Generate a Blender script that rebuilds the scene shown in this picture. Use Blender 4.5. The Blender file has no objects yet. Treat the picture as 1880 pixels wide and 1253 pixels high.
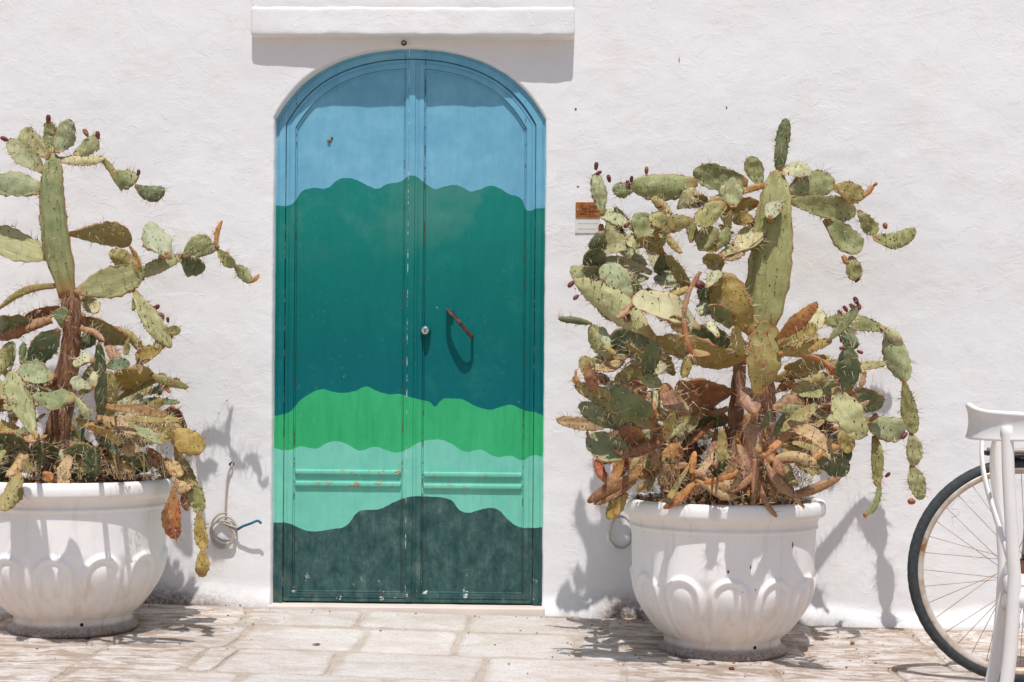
import bpy, bmesh, math, random
import numpy as np
from mathutils import Matrix, Vector

# ------------------------------------------------------------------ camera, sky, sun, exposure
scene = bpy.context.scene
COL = scene.collection
FOCAL = 2611.0                     # focal length in photo pixels (1880 wide) = 50 mm lens
YAW, ROLL = math.radians(1.4), math.radians(0.45)
CAM = np.array([0.0, -5.8, 0.93])
cam_data = bpy.data.cameras.new('camera')
cam_data.lens = 50.0; cam_data.sensor_width = 36.0
cam_data.shift_y = 94 / 1880.0
cam_data.clip_end = 2000
cam = bpy.data.objects.new('camera', cam_data); COL.objects.link(cam)
cam.matrix_world = Matrix.Translation(Vector(CAM)) @ Matrix.Rotation(YAW, 4, 'Z') @ Matrix.Rotation(math.radians(90), 4, 'X') @ Matrix.Rotation(ROLL, 4, 'Z')
scene.camera = cam

SUN_EL, SUN_AZ = math.radians(67), math.radians(4)      # behind the camera, a little to its right
sun_dir = Vector((math.sin(SUN_AZ) * math.cos(SUN_EL), -math.cos(SUN_AZ) * math.cos(SUN_EL), math.sin(SUN_EL)))
world = bpy.data.worlds.new('World'); scene.world = world; world.use_nodes = True
wn = world.node_tree.nodes; wl = world.node_tree.links
sky = wn.new('ShaderNodeTexSky'); sky.sky_type = 'NISHITA'; sky.sun_disc = False
sky.sun_elevation = SUN_EL; sky.sun_rotation = math.pi - SUN_AZ
sky.air_density = 1.0; sky.dust_density = 1.6; sky.ozone_density = 1.0
wl.new(sky.outputs[0], wn['Background'].inputs[0]); wn['Background'].inputs[1].default_value = 0.10
sd = bpy.data.lights.new('sun', 'SUN'); sd.energy = 3.9; sd.angle = math.radians(0.53); sd.color = (1.0, 0.972, 0.945)
sun = bpy.data.objects.new('sun', sd); COL.objects.link(sun)
sun.rotation_euler = sun_dir.to_track_quat('Z', 'Y').to_euler()
scene.view_settings.view_transform = 'Standard'; scene.view_settings.look = 'None'
scene.view_settings.exposure = 0.0; scene.view_settings.gamma = 1.0
scene.view_settings.use_curve_mapping = False
scene.cycles.max_bounces = 6; scene.cycles.diffuse_bounces = 4

# ------------------------------------------------------------------ helpers
def _rz(a):
    c, s = math.cos(a), math.sin(a); return np.array([[c, -s, 0], [s, c, 0], [0, 0, 1.0]])
CAMR = _rz(YAW) @ np.array([[1, 0, 0], [0, 0, -1], [0, 1, 0.0]]) @ _rz(ROLL)
def at(px, py, Y):
    """Point of the plane y = Y that the photo shows at pixel (px, py)."""
    d = CAMR @ np.array([(px - 940) / FOCAL, -(py - 720) / FOCAL, -1.0])
    return CAM + d * ((Y - CAM[1]) / d[1])
def scale_at(Y): return FOCAL / (Y - CAM[1])            # photo pixels per metre
def ground_z(x, y=-0.6): return -0.0135 - 0.022 * (x + 0.565) + 0.038 * np.clip((y + 0.5) / 0.5, 0, 1.2)   # falls to the right, rises to the wall
def at_ground(px, py):
    d = CAMR @ np.array([(px - 940) / FOCAL, -(py - 720) / FOCAL, -1.0]); t = 5.0
    for _ in range(60): q = CAM + d * t; t += (q[2] - float(ground_z(q[0], q[1]))) / -d[2] * 0.6
    return CAM + d * t

def hash2(ix, iy, seed):
    h = (ix.astype(np.int64) * 374761393 + iy.astype(np.int64) * 668265263 + seed * 982451653) & 0xffffffff
    h = ((h ^ (h >> 13)) * 1274126177) & 0xffffffff
    return ((h ^ (h >> 16)) & 0xffffff) / float(0xffffff)
def vnoise(x, y, seed=0):
    x = np.asarray(x, float); y = np.asarray(y, float)
    ix, iy = np.floor(x), np.floor(y); fx, fy = x - ix, y - iy
    fx = fx * fx * (3 - 2 * fx); fy = fy * fy * (3 - 2 * fy)
    a = hash2(ix, iy, seed); b = hash2(ix + 1, iy, seed); c = hash2(ix, iy + 1, seed); d = hash2(ix + 1, iy + 1, seed)
    return (a * (1 - fx) + b * fx) * (1 - fy) + (c * (1 - fx) + d * fx) * fy - 0.5
def sstep(a, b, x):
    t = np.clip((x - a) / (b - a), 0, 1); return t * t * (3 - 2 * t)

def mesh_obj(name, verts, faces, mat, parent=None, smooth=True, mats=None, fmat=None):
    me = bpy.data.meshes.new(name)
    me.from_pydata([tuple(v) for v in verts], [], [tuple(f) for f in faces])
    if mat is not None: me.materials.append(mat)
    for m in (mats or []): me.materials.append(m)
    if fmat is not None: me.polygons.foreach_set('material_index', np.asarray(fmat, dtype=np.int32))
    if smooth: me.polygons.foreach_set('use_smooth', np.ones(len(me.polygons), dtype=bool))
    me.update()
    o = bpy.data.objects.new(name, me); COL.objects.link(o)
    if parent is not None: o.parent = parent
    return o
def bm_obj(name, bm, mat, parent=None, smooth=False):
    me = bpy.data.meshes.new(name); bm.normal_update(); bm.to_mesh(me); bm.free()
    me.materials.append(mat)
    if smooth: me.polygons.foreach_set('use_smooth', np.ones(len(me.polygons), dtype=bool))
    o = bpy.data.objects.new(name, me); COL.objects.link(o)
    if parent is not None: o.parent = parent
    return o
def thing(name, label, cat, loc=(0, 0, 0), group=None):
    o = bpy.data.objects.new(name, None); COL.objects.link(o)
    o.location = loc; o.empty_display_size = 0.1
    o['label'] = label; o['category'] = cat
    if group: o['group'] = group
    return o
def tag(o, label, cat, group=None, kind=None):
    o['label'] = label; o['category'] = cat
    if group: o['group'] = group
    if kind: o['kind'] = kind
    return o
def grid_faces(nr, nc, wrap=False, off=0):
    f = []
    for r in range(nr - 1):
        for c in range(nc if wrap else nc - 1):
            c2 = (c + 1) % nc
            f.append((off + r * nc + c, off + r * nc + c2, off + (r + 1) * nc + c2, off + (r + 1) * nc + c))
    return f
def box_bm(bm, x0, x1, y0, y1, z0, z1, bev=0.0, seg=2):
    vs = [bm.verts.new(p) for p in ((x0, y0, z0), (x1, y0, z0), (x1, y1, z0), (x0, y1, z0), (x0, y0, z1), (x1, y0, z1), (x1, y1, z1), (x0, y1, z1))]
    fs = [bm.faces.new([vs[i] for i in q]) for q in ((0, 3, 2, 1), (4, 5, 6, 7), (0, 1, 5, 4), (1, 2, 6, 5), (2, 3, 7, 6), (3, 0, 4, 7))]
    if bev > 0:
        es = list({e for f in fs for e in f.edges})
        bmesh.ops.bevel(bm, geom=es, offset=bev, segments=seg, affect='EDGES', profile=0.5)
def catmull(pts, n):
    P = np.asarray(pts, float); out = []
    Q = np.vstack([2 * P[0] - P[1], P, 2 * P[-1] - P[-2]])
    m = len(P) - 1
    for k in range(n):
        u = k / (n - 1) * m; i = min(int(u), m - 1); t = u - i
        a, b, c, d = Q[i], Q[i + 1], Q[i + 2], Q[i + 3]
        out.append(0.5 * ((2 * b) + (-a + c) * t + (2 * a - 5 * b + 4 * c - d) * t * t + (-a + 3 * b - 3 * c + d) * t ** 3))
    return np.array(out)
def tube_data(pts, rad, m=8, closed=False, flat=1.0, cap=True):
    P = np.asarray(pts, float); n = len(P)
    R = np.full(n, rad) if np.isscalar(rad) else np.asarray(rad, float)
    T = np.roll(P, -1, 0) - np.roll(P, 1, 0) if closed else np.gradient(P, axis=0)
    T /= np.linalg.norm(T, axis=1)[:, None] + 1e-12
    up = np.array([0.13, -0.96, 0.21]); N = np.cross(T[0], up)
    if np.linalg.norm(N) < 0.05: N = np.cross(T[0], [1, 0, 0])
    N /= np.linalg.norm(N); V = []
    for i in range(n):
        N = N - T[i] * (N @ T[i]); N /= np.linalg.norm(N) + 1e-12
        B = np.cross(T[i], N)
        for k in range(m):
            a = 2 * math.pi * k / m
            V.append(P[i] + R[i] * (math.cos(a) * N + flat * math.sin(a) * B))
    F = grid_faces(n, m, wrap=True)
    if closed:
        F += [((n - 1) * m + k, (n - 1) * m + (k + 1) % m, (k + 1) % m, k) for k in range(m)]
    elif cap:
        F += [tuple(range(m - 1, -1, -1)), tuple((n - 1) * m + k for k in range(m))]
    return V, F
def tube(name, pts, rad, mat, parent=None, m=8, closed=False, flat=1.0):
    V, F = tube_data(pts, rad, m, closed, flat)
    return mesh_obj(name, V, F, mat, parent)
class Bag:                                              # joins small pieces of one object
    def __init__(s): s.V = []; s.F = []; s.M = []
    def add(s, V, F, mi=0):
        o = len(s.V); s.V += [tuple(v) for v in V]; s.F += [tuple(i + o for i in f) for f in F]; s.M += [mi] * len(F)

# ------------------------------------------------------------------ materials
class NT:
    def __init__(s, name, rough=0.8, spec=0.3):
        s.m = bpy.data.materials.new(name); s.m.use_nodes = True
        s.n = s.m.node_tree.nodes; s.l = s.m.node_tree.links
        s.b = s.n['Principled BSDF']; s.b.inputs['Roughness'].default_value = rough
        s.b.inputs['Specular IOR Level'].default_value = spec
        s.tc = s.n.new('ShaderNodeTexCoord')
    def node(s, t, **kw):
        n = s.n.new(t)
        for k, v in kw.items(): setattr(n, k, v)
        return n
    def link(s, a, b): s.l.new(a, b)
    def mapping(s, src=None, scale=(1, 1, 1), loc=(0, 0, 0), rot=(0, 0, 0)):
        n = s.node('ShaderNodeMapping'); s.link(src or s.tc.outputs['Object'], n.inputs[0])
        n.inputs['Scale'].default_value = scale; n.inputs['Location'].default_value = loc; n.inputs['Rotation'].default_value = rot
        return n.outputs[0]
    def noise(s, scale, detail=5, rough=0.55, vec=None, dist=0.0):
        n = s.node('ShaderNodeTexNoise'); s.link(vec or s.tc.outputs['Object'], n.inputs['Vector'])
        n.inputs['Scale'].default_value = scale; n.inputs['Detail'].default_value = detail
        n.inputs['Roughness'].default_value = rough; n.inputs['Distortion'].default_value = dist
        return n.outputs['Fac']
    def ramp(s, fac, stops, interp='LINEAR'):
        n = s.node('ShaderNodeValToRGB'); s.link(fac, n.inputs[0]); cr = n.color_ramp; cr.interpolation = interp
        while len(cr.elements) < len(stops): cr.elements.new(0.5)
        for e, (p, c) in zip(cr.elements, stops):
            e.position = p; e.color = (c, c, c, 1) if np.isscalar(c) else (*c, 1)
        return n.outputs[0]
    def math(s, op, a, b=None, clamp=False):
        n = s.node('ShaderNodeMath', operation=op); n.use_clamp = clamp
        for i, v in enumerate((a, b)):
            if v is None: continue
            if isinstance(v, (int, float)): n.inputs[i].default_value = v
            else: s.link(v, n.inputs[i])
        return n.outputs[0]
    def mix(s, fac, a, b, blend='MIX'):
        n = s.node('ShaderNodeMix', data_type='RGBA', blend_type=blend)
        for i, v in ((0, fac), (6, a), (7, b)):
            if isinstance(v, (int, float)): n.inputs[i].default_value = v
            elif isinstance(v, tuple): n.inputs[i].default_value = (*v, 1)
            else: s.link(v, n.inputs[i])
        return n.outputs[2]
    def bump(s, h, strength=0.5, dist=0.01, prev=None):
        n = s.node('ShaderNodeBump'); n.inputs['Strength'].default_value = strength; n.inputs['Distance'].default_value = dist
        s.link(h, n.inputs['Height'])
        if prev is not None: s.link(prev, n.inputs['Normal'])
        return n.outputs[0]
    def color(s, c):
        if isinstance(c, tuple): s.b.inputs['Base Color'].default_value = (*c, 1)
        else: s.link(c, s.b.inputs['Base Color'])
    def normal(s, n): s.link(n, s.b.inputs['Normal'])
    def sep(s, src=None):
        n = s.node('ShaderNodeSeparateXYZ'); s.link(src or s.tc.outputs['Object'], n.inputs[0]); return n.outputs
def simple(name, col, rough=0.6, var=0.15, scale=40, bump=0.0, metal=0.0, spec=0.3):
    t = NT(name, rough, spec)
    f = t.noise(scale, 4)
    lo = tuple(c * (1 - var) for c in col); hi = tuple(min(1, c * (1 + var)) for c in col)
    t.color(t.ramp(f, [(0.3, lo), (0.7, hi)]))
    t.b.inputs['Metallic'].default_value = metal
    if bump: t.normal(t.bump(f, bump, 0.004))
    return t.m

def plaster_material():
    t = NT('white_plaster', 0.9, 0.15)
    big = t.noise(1.1, 4); mid = t.noise(5.5, 5)
    c = t.ramp(big, [(0.32, (0.79, 0.775, 0.765)), (0.5, (0.82, 0.812, 0.81)), (0.7, (0.835, 0.83, 0.83))])
    stain = t.ramp(mid, [(0.54, 0.0), (0.72, 0.38)])
    c = t.mix(stain, c, (0.78, 0.70, 0.64))
    # hairline cracks
    vec = t.node('ShaderNodeVectorMath', operation='ADD')
    wn_ = t.node('ShaderNodeTexNoise'); t.link(t.tc.outputs['Object'], wn_.inputs['Vector']); wn_.inputs['Scale'].default_value = 6
    sc_ = t.node('ShaderNodeVectorMath', operation='SCALE'); t.link(wn_.outputs['Color'], sc_.inputs[0]); sc_.inputs['Scale'].default_value = 0.5
    t.link(t.tc.outputs['Object'], vec.inputs[0]); t.link(sc_.outputs[0], vec.inputs[1])
    vo = t.node('ShaderNodeTexVoronoi', feature='DISTANCE_TO_EDGE'); t.link(vec.outputs[0], vo.inputs['Vector']); vo.inputs['Scale'].default_value = 1.7
    line = t.ramp(vo.outputs['Distance'], [(0.0, 1.0), (0.004, 0.0)])
    mask = t.ramp(t.noise(1.7, 3, vec=t.mapping(loc=(3, 1, 7))), [(0.615, 0.0), (0.68, 1.0)])
    crack = t.math('MULTIPLY', line, mask)
    c = t.mix(t.math('MULTIPLY', crack, 0.30), c, (0.45, 0.38, 0.33))
    # specks
    # mould where the attribute says the plaster is stained (foot of the wall)
    tan = t.ramp(t.noise(2.3, 5, 0.62, vec=t.mapping(loc=(9, 3, 4))), [(0.56, 0.0), (0.70, 0.32)])
    c = t.mix(tan, c, (0.76, 0.69, 0.655))
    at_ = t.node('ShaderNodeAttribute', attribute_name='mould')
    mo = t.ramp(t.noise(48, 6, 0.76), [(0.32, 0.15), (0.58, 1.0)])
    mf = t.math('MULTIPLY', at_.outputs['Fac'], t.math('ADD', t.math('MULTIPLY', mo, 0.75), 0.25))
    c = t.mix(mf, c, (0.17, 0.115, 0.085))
    t.color(c)
    trow = t.noise(15, 4, 0.66, vec=t.mapping(scale=(0.6, 1, 1.1), rot=(0, 0.25, 0)), dist=1.0)
    fine = t.noise(90, 2, 0.65)
    flake = t.ramp(t.noise(11, 4, 0.68, vec=t.mapping(loc=(5, 2, 1)), dist=1.4), [(0.60, 0.0), (0.612, 1.0), (0.66, 1.0), (0.69, 0.2)])
    patchy = t.ramp(mid, [(0.38, 0.25), (0.62, 1.0)])
    h = t.math('ADD', t.math('MULTIPLY', t.math('MULTIPLY', trow, patchy), 0.75), t.math('MULTIPLY', big, 4.0))
    h = t.math('ADD', h, t.math('MULTIPLY', fine, 0.18))
    h = t.math('ADD', h, t.math('MULTIPLY', flake, 0.13))
    h = t.math('SUBTRACT', h, t.math('MULTIPLY', crack, 0.4))
    t.normal(t.bump(h, 0.55, 0.006))
    return t.m
def stone_material(name, c0, c1, c2, rnd=0.12, rough_patch=True):
    t = NT(name, 0.85, 0.2)
    oi = t.node('ShaderNodeObjectInfo')
    n1 = t.noise(4.5, 6, 0.66, vec=t.mapping(scale=(0.8, 1.3, 1)), dist=0.7)
    n2 = t.noise(26, 6, 0.7, vec=t.mapping(scale=(0.7, 1.3, 1)), dist=0.5)
    c = t.ramp(n1, [(0.34, c0), (0.52, c1), (0.68, c2)])
    c = t.mix(t.ramp(n2, [(0.52, 0.0), (0.72, 0.45)]), c, (0.46, 0.36, 0.29))
    c = t.mix(t.ramp(t.noise(95, 5, 0.78), [(0.50, 0.0), (0.68, 0.55)]), c, (0.36, 0.27, 0.21))
    x, y, z = t.sep()
    # worn, mortar-smeared and dirty paving away from the doorway
    away = t.math('ADD', t.ramp(t.math('MULTIPLY', t.math('ADD', x, 3.0), 1 / 6.0), [(0.27, 1.0), (0.36, 0.0), (0.49, 0.0), (0.56, 1.0)]), t.math('SUBTRACT', t.noise(3, 4), 0.5))
    dirt = t.ramp(t.noise(11, 7, 0.74, vec=t.mapping(scale=(0.6, 1.5, 1), loc=(2, 4, 0)), dist=0.8), [(0.44, 0.0), (0.56, 1.0)])
    c = t.mix(t.math('MULTIPLY', t.math('MULTIPLY', away, dirt, True), 0.85), c, (0.33, 0.225, 0.155))
    ed = t.node('ShaderNodeAttribute', attribute_name='edge')
    ef = t.ramp(t.math('ADD', t.math('MULTIPLY', ed.outputs['Fac'], 0.75), t.math('MULTIPLY', t.math('SUBTRACT', t.noise(14, 6, 0.7), 0.5), 1.5)), [(0.44, 0.0), (0.70, 0.5)])
    c = t.mix(ef, c, (0.55, 0.475, 0.41))
    br = t.node('ShaderNodeHueSaturation'); t.link(c, br.inputs['Color'])
    t.link(t.math('ADD', t.math('MULTIPLY', oi.outputs['Random'], rnd), 1 - rnd / 2), br.inputs['Value'])
    t.color(br.outputs[0])
    h = t.math('ADD', t.noise(20, 7, 0.7), t.math('MULTIPLY', t.noise(110, 4), 0.5))
    t.normal(t.bump(h, 1.0, 0.012))
    return t.m
M = {}
M['plaster'] = plaster_material()
M['slab'] = stone_material('limestone', (0.58, 0.515, 0.46), (0.67, 0.62, 0.58), (0.72, 0.685, 0.66))
M['mortar'] = stone_material('mortar', (0.42, 0.345, 0.28), (0.50, 0.43, 0.365), (0.57, 0.51, 0.45))
M['threshold'] = simple('pale_stone', (0.66, 0.575, 0.51), 0.8, 0.07, 9, 0.25)

# ---- the door's mural: five painted bands, borders as curves
XL, XR, ZB = -1.131, -0.006, 0.056                     # door opening
XC = (XL + XR) / 2; XG = -0.552                # XG: meeting line of the two leaves
def crop_pts(pts, s, ox, oy): return [(ox + x / s, oy + y / s) for x, y in pts]
BORD = [
 crop_pts([(210,1055),(270,1060),(310,1040),(340,990),(400,967),(480,965),(530,925),(585,915),(640,930),(690,955),(735,970),(790,945),(850,935),(900,908),(935,908),(980,940),(1030,970),(1080,960),(1130,950),(1180,965),(1215,983),(1260,975),(1320,955),(1370,970),(1420,1000),(1460,1010),(1490,1040),(1500,1075),(1560,1075),(1610,1070)], 2.806, 430, 0),
 crop_pts([(60,1145),(120,1135),(170,1110),(200,1070),(260,1025),(330,998),(390,1012),(440,1018),(510,1008),(572,983),(630,1008),(690,1025),(760,1025),(830,1045),(890,1060),(925,1070),(945,1092),(990,1055),(1060,1050),(1110,1058),(1160,1085),(1255,1110),(1310,1095),(1370,1085),(1440,1115),(1500,1125),(1555,1150)], 2.984, 480, 380),
 crop_pts([(105,110),(190,122),(240,105),(320,115),(370,88),(420,80),(460,92),(530,125),(600,107),(650,120),(700,135),(750,125),(820,85),(870,74),(930,74),(970,90),(1040,130),(1120,122),(1190,155),(1270,152),(1320,172),(1370,148),(1425,160)], 2.648, 460, 780),
 crop_pts([(105,475),(190,480),(240,505),(290,518),(390,508),(465,490),(520,425),(560,415),(620,412),(700,375),(770,350),(870,350),(950,358),(985,375),(1005,405),(1050,428),(1100,418),(1170,405),(1210,418),(1250,460),(1300,495),(1360,500),(1425,495)], 2.648, 460, 780)]
def mural_material():
    t = NT('painted_door', 0.62, 0.12)
    geo = t.node('ShaderNodeNewGeometry')
    pos = t.tc.outputs['Object']
    x, y, z = t.sep()
    u = t.math('DIVIDE', t.math('SUBTRACT', x, XL), XR - XL)
    v = t.math('DIVIDE', z, 2.4)
    n_cloud = t.noise(2.6, 6, 0.62); n_mid = t.noise(9, 6, 0.65); n_fine = t.noise(60, 5, 0.6)
    brush = t.noise(26, 4, 0.6, vec=t.mapping(scale=(1.8, 1, 0.25)))
    cols = []
    sky_c = t.ramp(n_mid, [(0.3, (0.140, 0.375, 0.530)), (0.55, (0.168, 0.420, 0.570)), (0.75, (0.215, 0.455, 0.595))])
    vt = t.ramp(v, [(0.30, (0.002, 0.132, 0.150)), (0.45, (0.002, 0.132, 0.136)), (0.585, (0.004, 0.165, 0.145)), (0.70, (0.010, 0.205, 0.170))])
    teal = t.mix(t.ramp(n_mid, [(0.54, 0.0), (0.78, 0.25)]), vt, (0.05, 0.23, 0.20))
    pale = t.math('MULTIPLY', t.ramp(v, [(0.60, 0.0), (0.69, 1.0)]), t.ramp(n_cloud, [(0.48, 0.0), (0.62, 0.38)]))
    teal = t.mix(pale, teal, (0.13, 0.29, 0.235))
    green = t.ramp(t.math('ADD', t.math('MULTIPLY', n_cloud, 0.7), t.math('MULTIPLY', brush, 0.3)), [(0.35, (0.030, 0.37, 0.135)), (0.6, (0.045, 0.43, 0.18)), (0.75, (0.11, 0.46, 0.20))])
    mint = t.ramp(n_mid, [(0.35, (0.155, 0.53, 0.405)), (0.7, (0.195, 0.575, 0.455))])
    n_sc = t.noise(15, 7, 0.74, vec=t.mapping(scale=(1.2, 1, 0.8), loc=(4, 0, 6)), dist=0.15)
    dk = t.ramp(t.math('ADD', t.math('MULTIPLY', n_sc, 0.88), t.math('MULTIPLY', brush, 0.12)), [(0.38, (0.020, 0.060, 0.062)), (0.53, (0.048, 0.105, 0.100)), (0.70, (0.115, 0.185, 0.165))])
    c = sky_c
    for pts, colr in zip(BORD, (teal, green, mint, dk)):
        fc = t.node('ShaderNodeFloatCurve'); cv = fc.mapping.curves[0]
        P = [at(px, py, 0.052) for px, py in pts]
        uv = [((p[0] - XL) / (XR - XL), p[2] / 2.4) for p in P]
        uv[0] = (0.0, uv[0][1]); uv[-1] = (1.0, uv[-1][1])
        for i, (a, b) in enumerate(uv):
            if i == 0: cv.points[0].location = (a, b)
            elif i == len(uv) - 1: cv.points[-1].location = (a, b)
            else: cv.points.new(a, b)
        fc.mapping.update(); t.link(u, fc.inputs['Value'])
        lim = t.math('ADD', fc.outputs[0], t.math('MULTIPLY', t.math('SUBTRACT', n_fine, 0.5), 0.0030))
        c = t.mix(t.math('LESS_THAN', v, lim), c, colr)
    c = t.mix(1.0, c, t.ramp(t.math('ADD', t.math('MULTIPLY', brush, 0.6), t.math('MULTIPLY', n_mid, 0.4)), [(0.30, 0.92), (0.50, 1.0), (0.70, 1.07)]), 'MULTIPLY')
    for xw, wd, colr, sc in ((XG - 0.0245, 0.0016, (0.72, 0.74, 0.70), 21), (XG + 0.0425, 0.0022, (0.10, 0.045, 0.03), 26), (XG - 0.0415, 0.0018, (0.16, 0.055, 0.03), 24), (XL + 0.0895, 0.002, (0.07, 0.05, 0.04), 28), (XR - 0.0895, 0.002, (0.09, 0.05, 0.035), 25), (XL + 0.047, 0.0014, (0.6, 0.62, 0.6), 17), (XR - 0.047, 0.0014, (0.6, 0.62, 0.6), 19)):
        m_ = t.math('LESS_THAN', t.math('ABSOLUTE', t.math('SUBTRACT', x, xw)), wd)
        nz = t.ramp(t.noise(sc, 4, 0.75, vec=t.mapping(scale=(1, 1, 0.8), loc=(sc, 0, sc * 0.37))), [(0.52, 0.0), (0.58, 0.85)])
        c = t.mix(t.math('MULTIPLY', m_, nz), c, colr)
    # wear: chalky scuffs, white drips, rust flecks along edges
    scuff = t.ramp(n_fine, [(0.62, 0.0), (0.80, 0.09)]); c = t.mix(scuff, c, (0.62, 0.70, 0.68))
    drip = t.math('MULTIPLY', t.ramp(t.noise(55, 3, 0.5, vec=t.mapping(scale=(1, 1, 0.6), loc=(1.3, 0, 2))), [(0.765, 0.0), (0.78, 1.0)]), 1.0)
    c = t.mix(t.math('MULTIPLY', drip, 0.35), c, (0.75, 0.78, 0.76))
    low = t.ramp(v, [(0.030, 1.0), (0.085, 0.0)])
    peel = t.math('MULTIPLY', low, t.ramp(t.noise(17, 6, 0.7, vec=t.mapping(loc=(8, 0, 3))), [(0.62, 0.0), (0.65, 1.0)]))
    c = t.mix(peel, c, (0.70, 0.72, 0.70))
    rust = t.math('MULTIPLY', t.ramp(v, [(0.026, 1.0), (0.05, 0.35), (0.12, 0.0)]), t.ramp(t.noise(30, 6, 0.7), [(0.60, 0.0), (0.66, 1.0)]))
    c = t.mix(rust, c, (0.17, 0.065, 0.04))
    at_ = t.node('ShaderNodeAttribute', attribute_name='flaking')
    fl = t.math('MULTIPLY', at_.outputs['Fac'], t.ramp(t.noise(48, 4, 0.6, vec=t.mapping(scale=(0.7, 1, 1), loc=(0.4, 0, 0))), [(0.56, 0.0), (0.585, 1.0)]))
    c = t.mix(fl, c, (0.48, 0.085, 0.035))
    t.color(c)
    t.b.inputs['Roughness'].default_value = 0.6
    h = t.math('ADD', t.math('MULTIPLY', n_mid, 0.5), t.math('ADD', t.math('MULTIPLY', n_fine, 0.25), t.math('MULTIPLY', brush, 0.4)))
    h = t.math('SUBTRACT', h, t.math('ADD', t.math('MULTIPLY', fl, 0.4), t.math('MULTIPLY', peel, 0.3)))
    t.normal(t.bump(h, 0.25, 0.003))
    return t.m
M['mural'] = mural_material()

def pad_material():
    t = NT('cactus_skin', 0.55, 0.35)
    oi = t.node('ShaderNodeObjectInfo')
    off = t.node('ShaderNodeVectorMath', operation='ADD'); t.link(t.tc.outputs['Object'], off.inputs[0])
    cx = t.node('ShaderNodeCombineXYZ'); t.link(t.math('MULTIPLY', oi.outputs['Random'], 37.0), cx.inputs[0]); t.link(oi.outputs['Random'], cx.inputs[1])
    t.link(cx.outputs[0], off.inputs[1]); V = off.outputs[0]
    rim = t.node('ShaderNodeAttribute', attribute_name='rim').outputs['Fac']
    along = t.node('ShaderNodeAttribute', attribute_name='along').outputs['Fac']
    dry = oi.outputs['Alpha']
    n1 = t.noise(13, 5, 0.6, vec=V); n2 = t.noise(42, 5, 0.65, vec=V); n3 = t.noise(120, 3, vec=V)
    streak = t.noise(30, 4, 0.6, vec=t.mapping(V, scale=(1.6, 0.22, 1)))
    hs = t.node('ShaderNodeHueSaturation'); t.link(oi.outputs['Color'], hs.inputs['Color'])
    t.link(t.math('ADD', t.math('MULTIPLY', n1, 0.7), t.math('ADD', t.math('MULTIPLY', streak, 0.45), 0.42)), hs.inputs['Value'])
    c = hs.outputs[0]
    # pale waxy bloom
    c = t.mix(t.ramp(n1, [(0.45, 0.0), (0.8, 0.28)]), c, (0.36, 0.37, 0.26))
    # yellowing, then corky brown, as the pad dries
    yel = t.math('MULTIPLY', t.ramp(n1, [(0.40, 0.0), (0.66, 1.0)]), dry)
    c = t.mix(t.math('MULTIPLY', yel, 0.8), c, (0.40, 0.26, 0.06))
    blot = t.math('GREATER_THAN', t.math('ADD', n2, t.math('MULTIPLY', dry, 0.20)), 0.70)
    c = t.mix(t.math('MULTIPLY', blot, 0.7), c, (0.30, 0.105, 0.045))
    # cork at the foot of the pad and along its rim
    foot = t.ramp(t.math('ADD', along, t.math('MULTIPLY', t.math('SUBTRACT', n2, 0.5), 0.22)), [(0.02, 0.85), (0.17, 0.0)])
    c = t.mix(foot, c, (0.36, 0.17, 0.055))
    rf = t.ramp(t.math('ADD', rim, t.math('MULTIPLY', t.math('SUBTRACT', n2, 0.5), 0.55)), [(0.80, 0.0), (1.0, 0.9)])
    c = t.mix(rf, c, (0.37, 0.165, 0.085))
    c = t.mix(t.ramp(n3, [(0.66, 0.0), (0.74, 0.4)]), c, (0.17, 0.09, 0.04))
    t.color(c)
    h = t.math('ADD', t.math('MULTIPLY', streak, 0.9), t.math('ADD', t.math('MULTIPLY', n2, 0.5), t.math('MULTIPLY', n3, 0.15)))
    t.normal(t.bump(h, 0.75, 0.006))
    return t.m
M['pad'] = pad_material()
def bark_material():
    t = NT('cactus_bark', 0.9, 0.1)
    f = t.noise(22, 6, 0.7, vec=t.mapping(scale=(2.2, 2.2, 0.35))); g = t.noise(9, 5, 0.6)
    c = t.ramp(f, [(0.30, (0.075, 0.032, 0.020)), (0.48, (0.25, 0.125, 0.078)), (0.66, (0.46, 0.29, 0.20))])
    c = t.mix(t.ramp(g, [(0.54, 0.0), (0.64, 0.7)]), c, (0.42, 0.24, 0.055))
    t.color(c); t.normal(t.bump(f, 0.8, 0.012)); return t.m
M['bark'] = bark_material()
M['spine'] = simple('spine', (0.62, 0.50, 0.34), 0.5, 0.3, 8)
M['areole'] = simple('areole', (0.115, 0.042, 0.026), 0.9, 0.3, 60)
M['fruit'] = simple('prickly_fruit', (0.16, 0.035, 0.040), 0.45, 0.5, 45, 0.3)
M['juice'] = simple('dried_juice', (0.30, 0.06, 0.045), 0.6, 0.3, 50)
M['bud'] = simple('dry_bud', (0.34, 0.13, 0.055), 0.7, 0.45, 60, 0.4)
M['fibre'] = simple('dry_fibre', (0.34, 0.19, 0.11), 0.9, 0.4, 14)
M['straw'] = simple('straw', (0.46, 0.34, 0.18), 0.9, 0.4, 14)
M['weed'] = simple('weed_green', (0.075, 0.115, 0.055), 0.8, 0.4, 20)
M['litter'] = simple('leaf_litter', (0.30, 0.15, 0.075), 0.9, 0.55, 25)
M['soil'] = simple('soil', (0.065, 0.042, 0.03), 0.95, 0.5, 30, 0.9)
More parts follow.
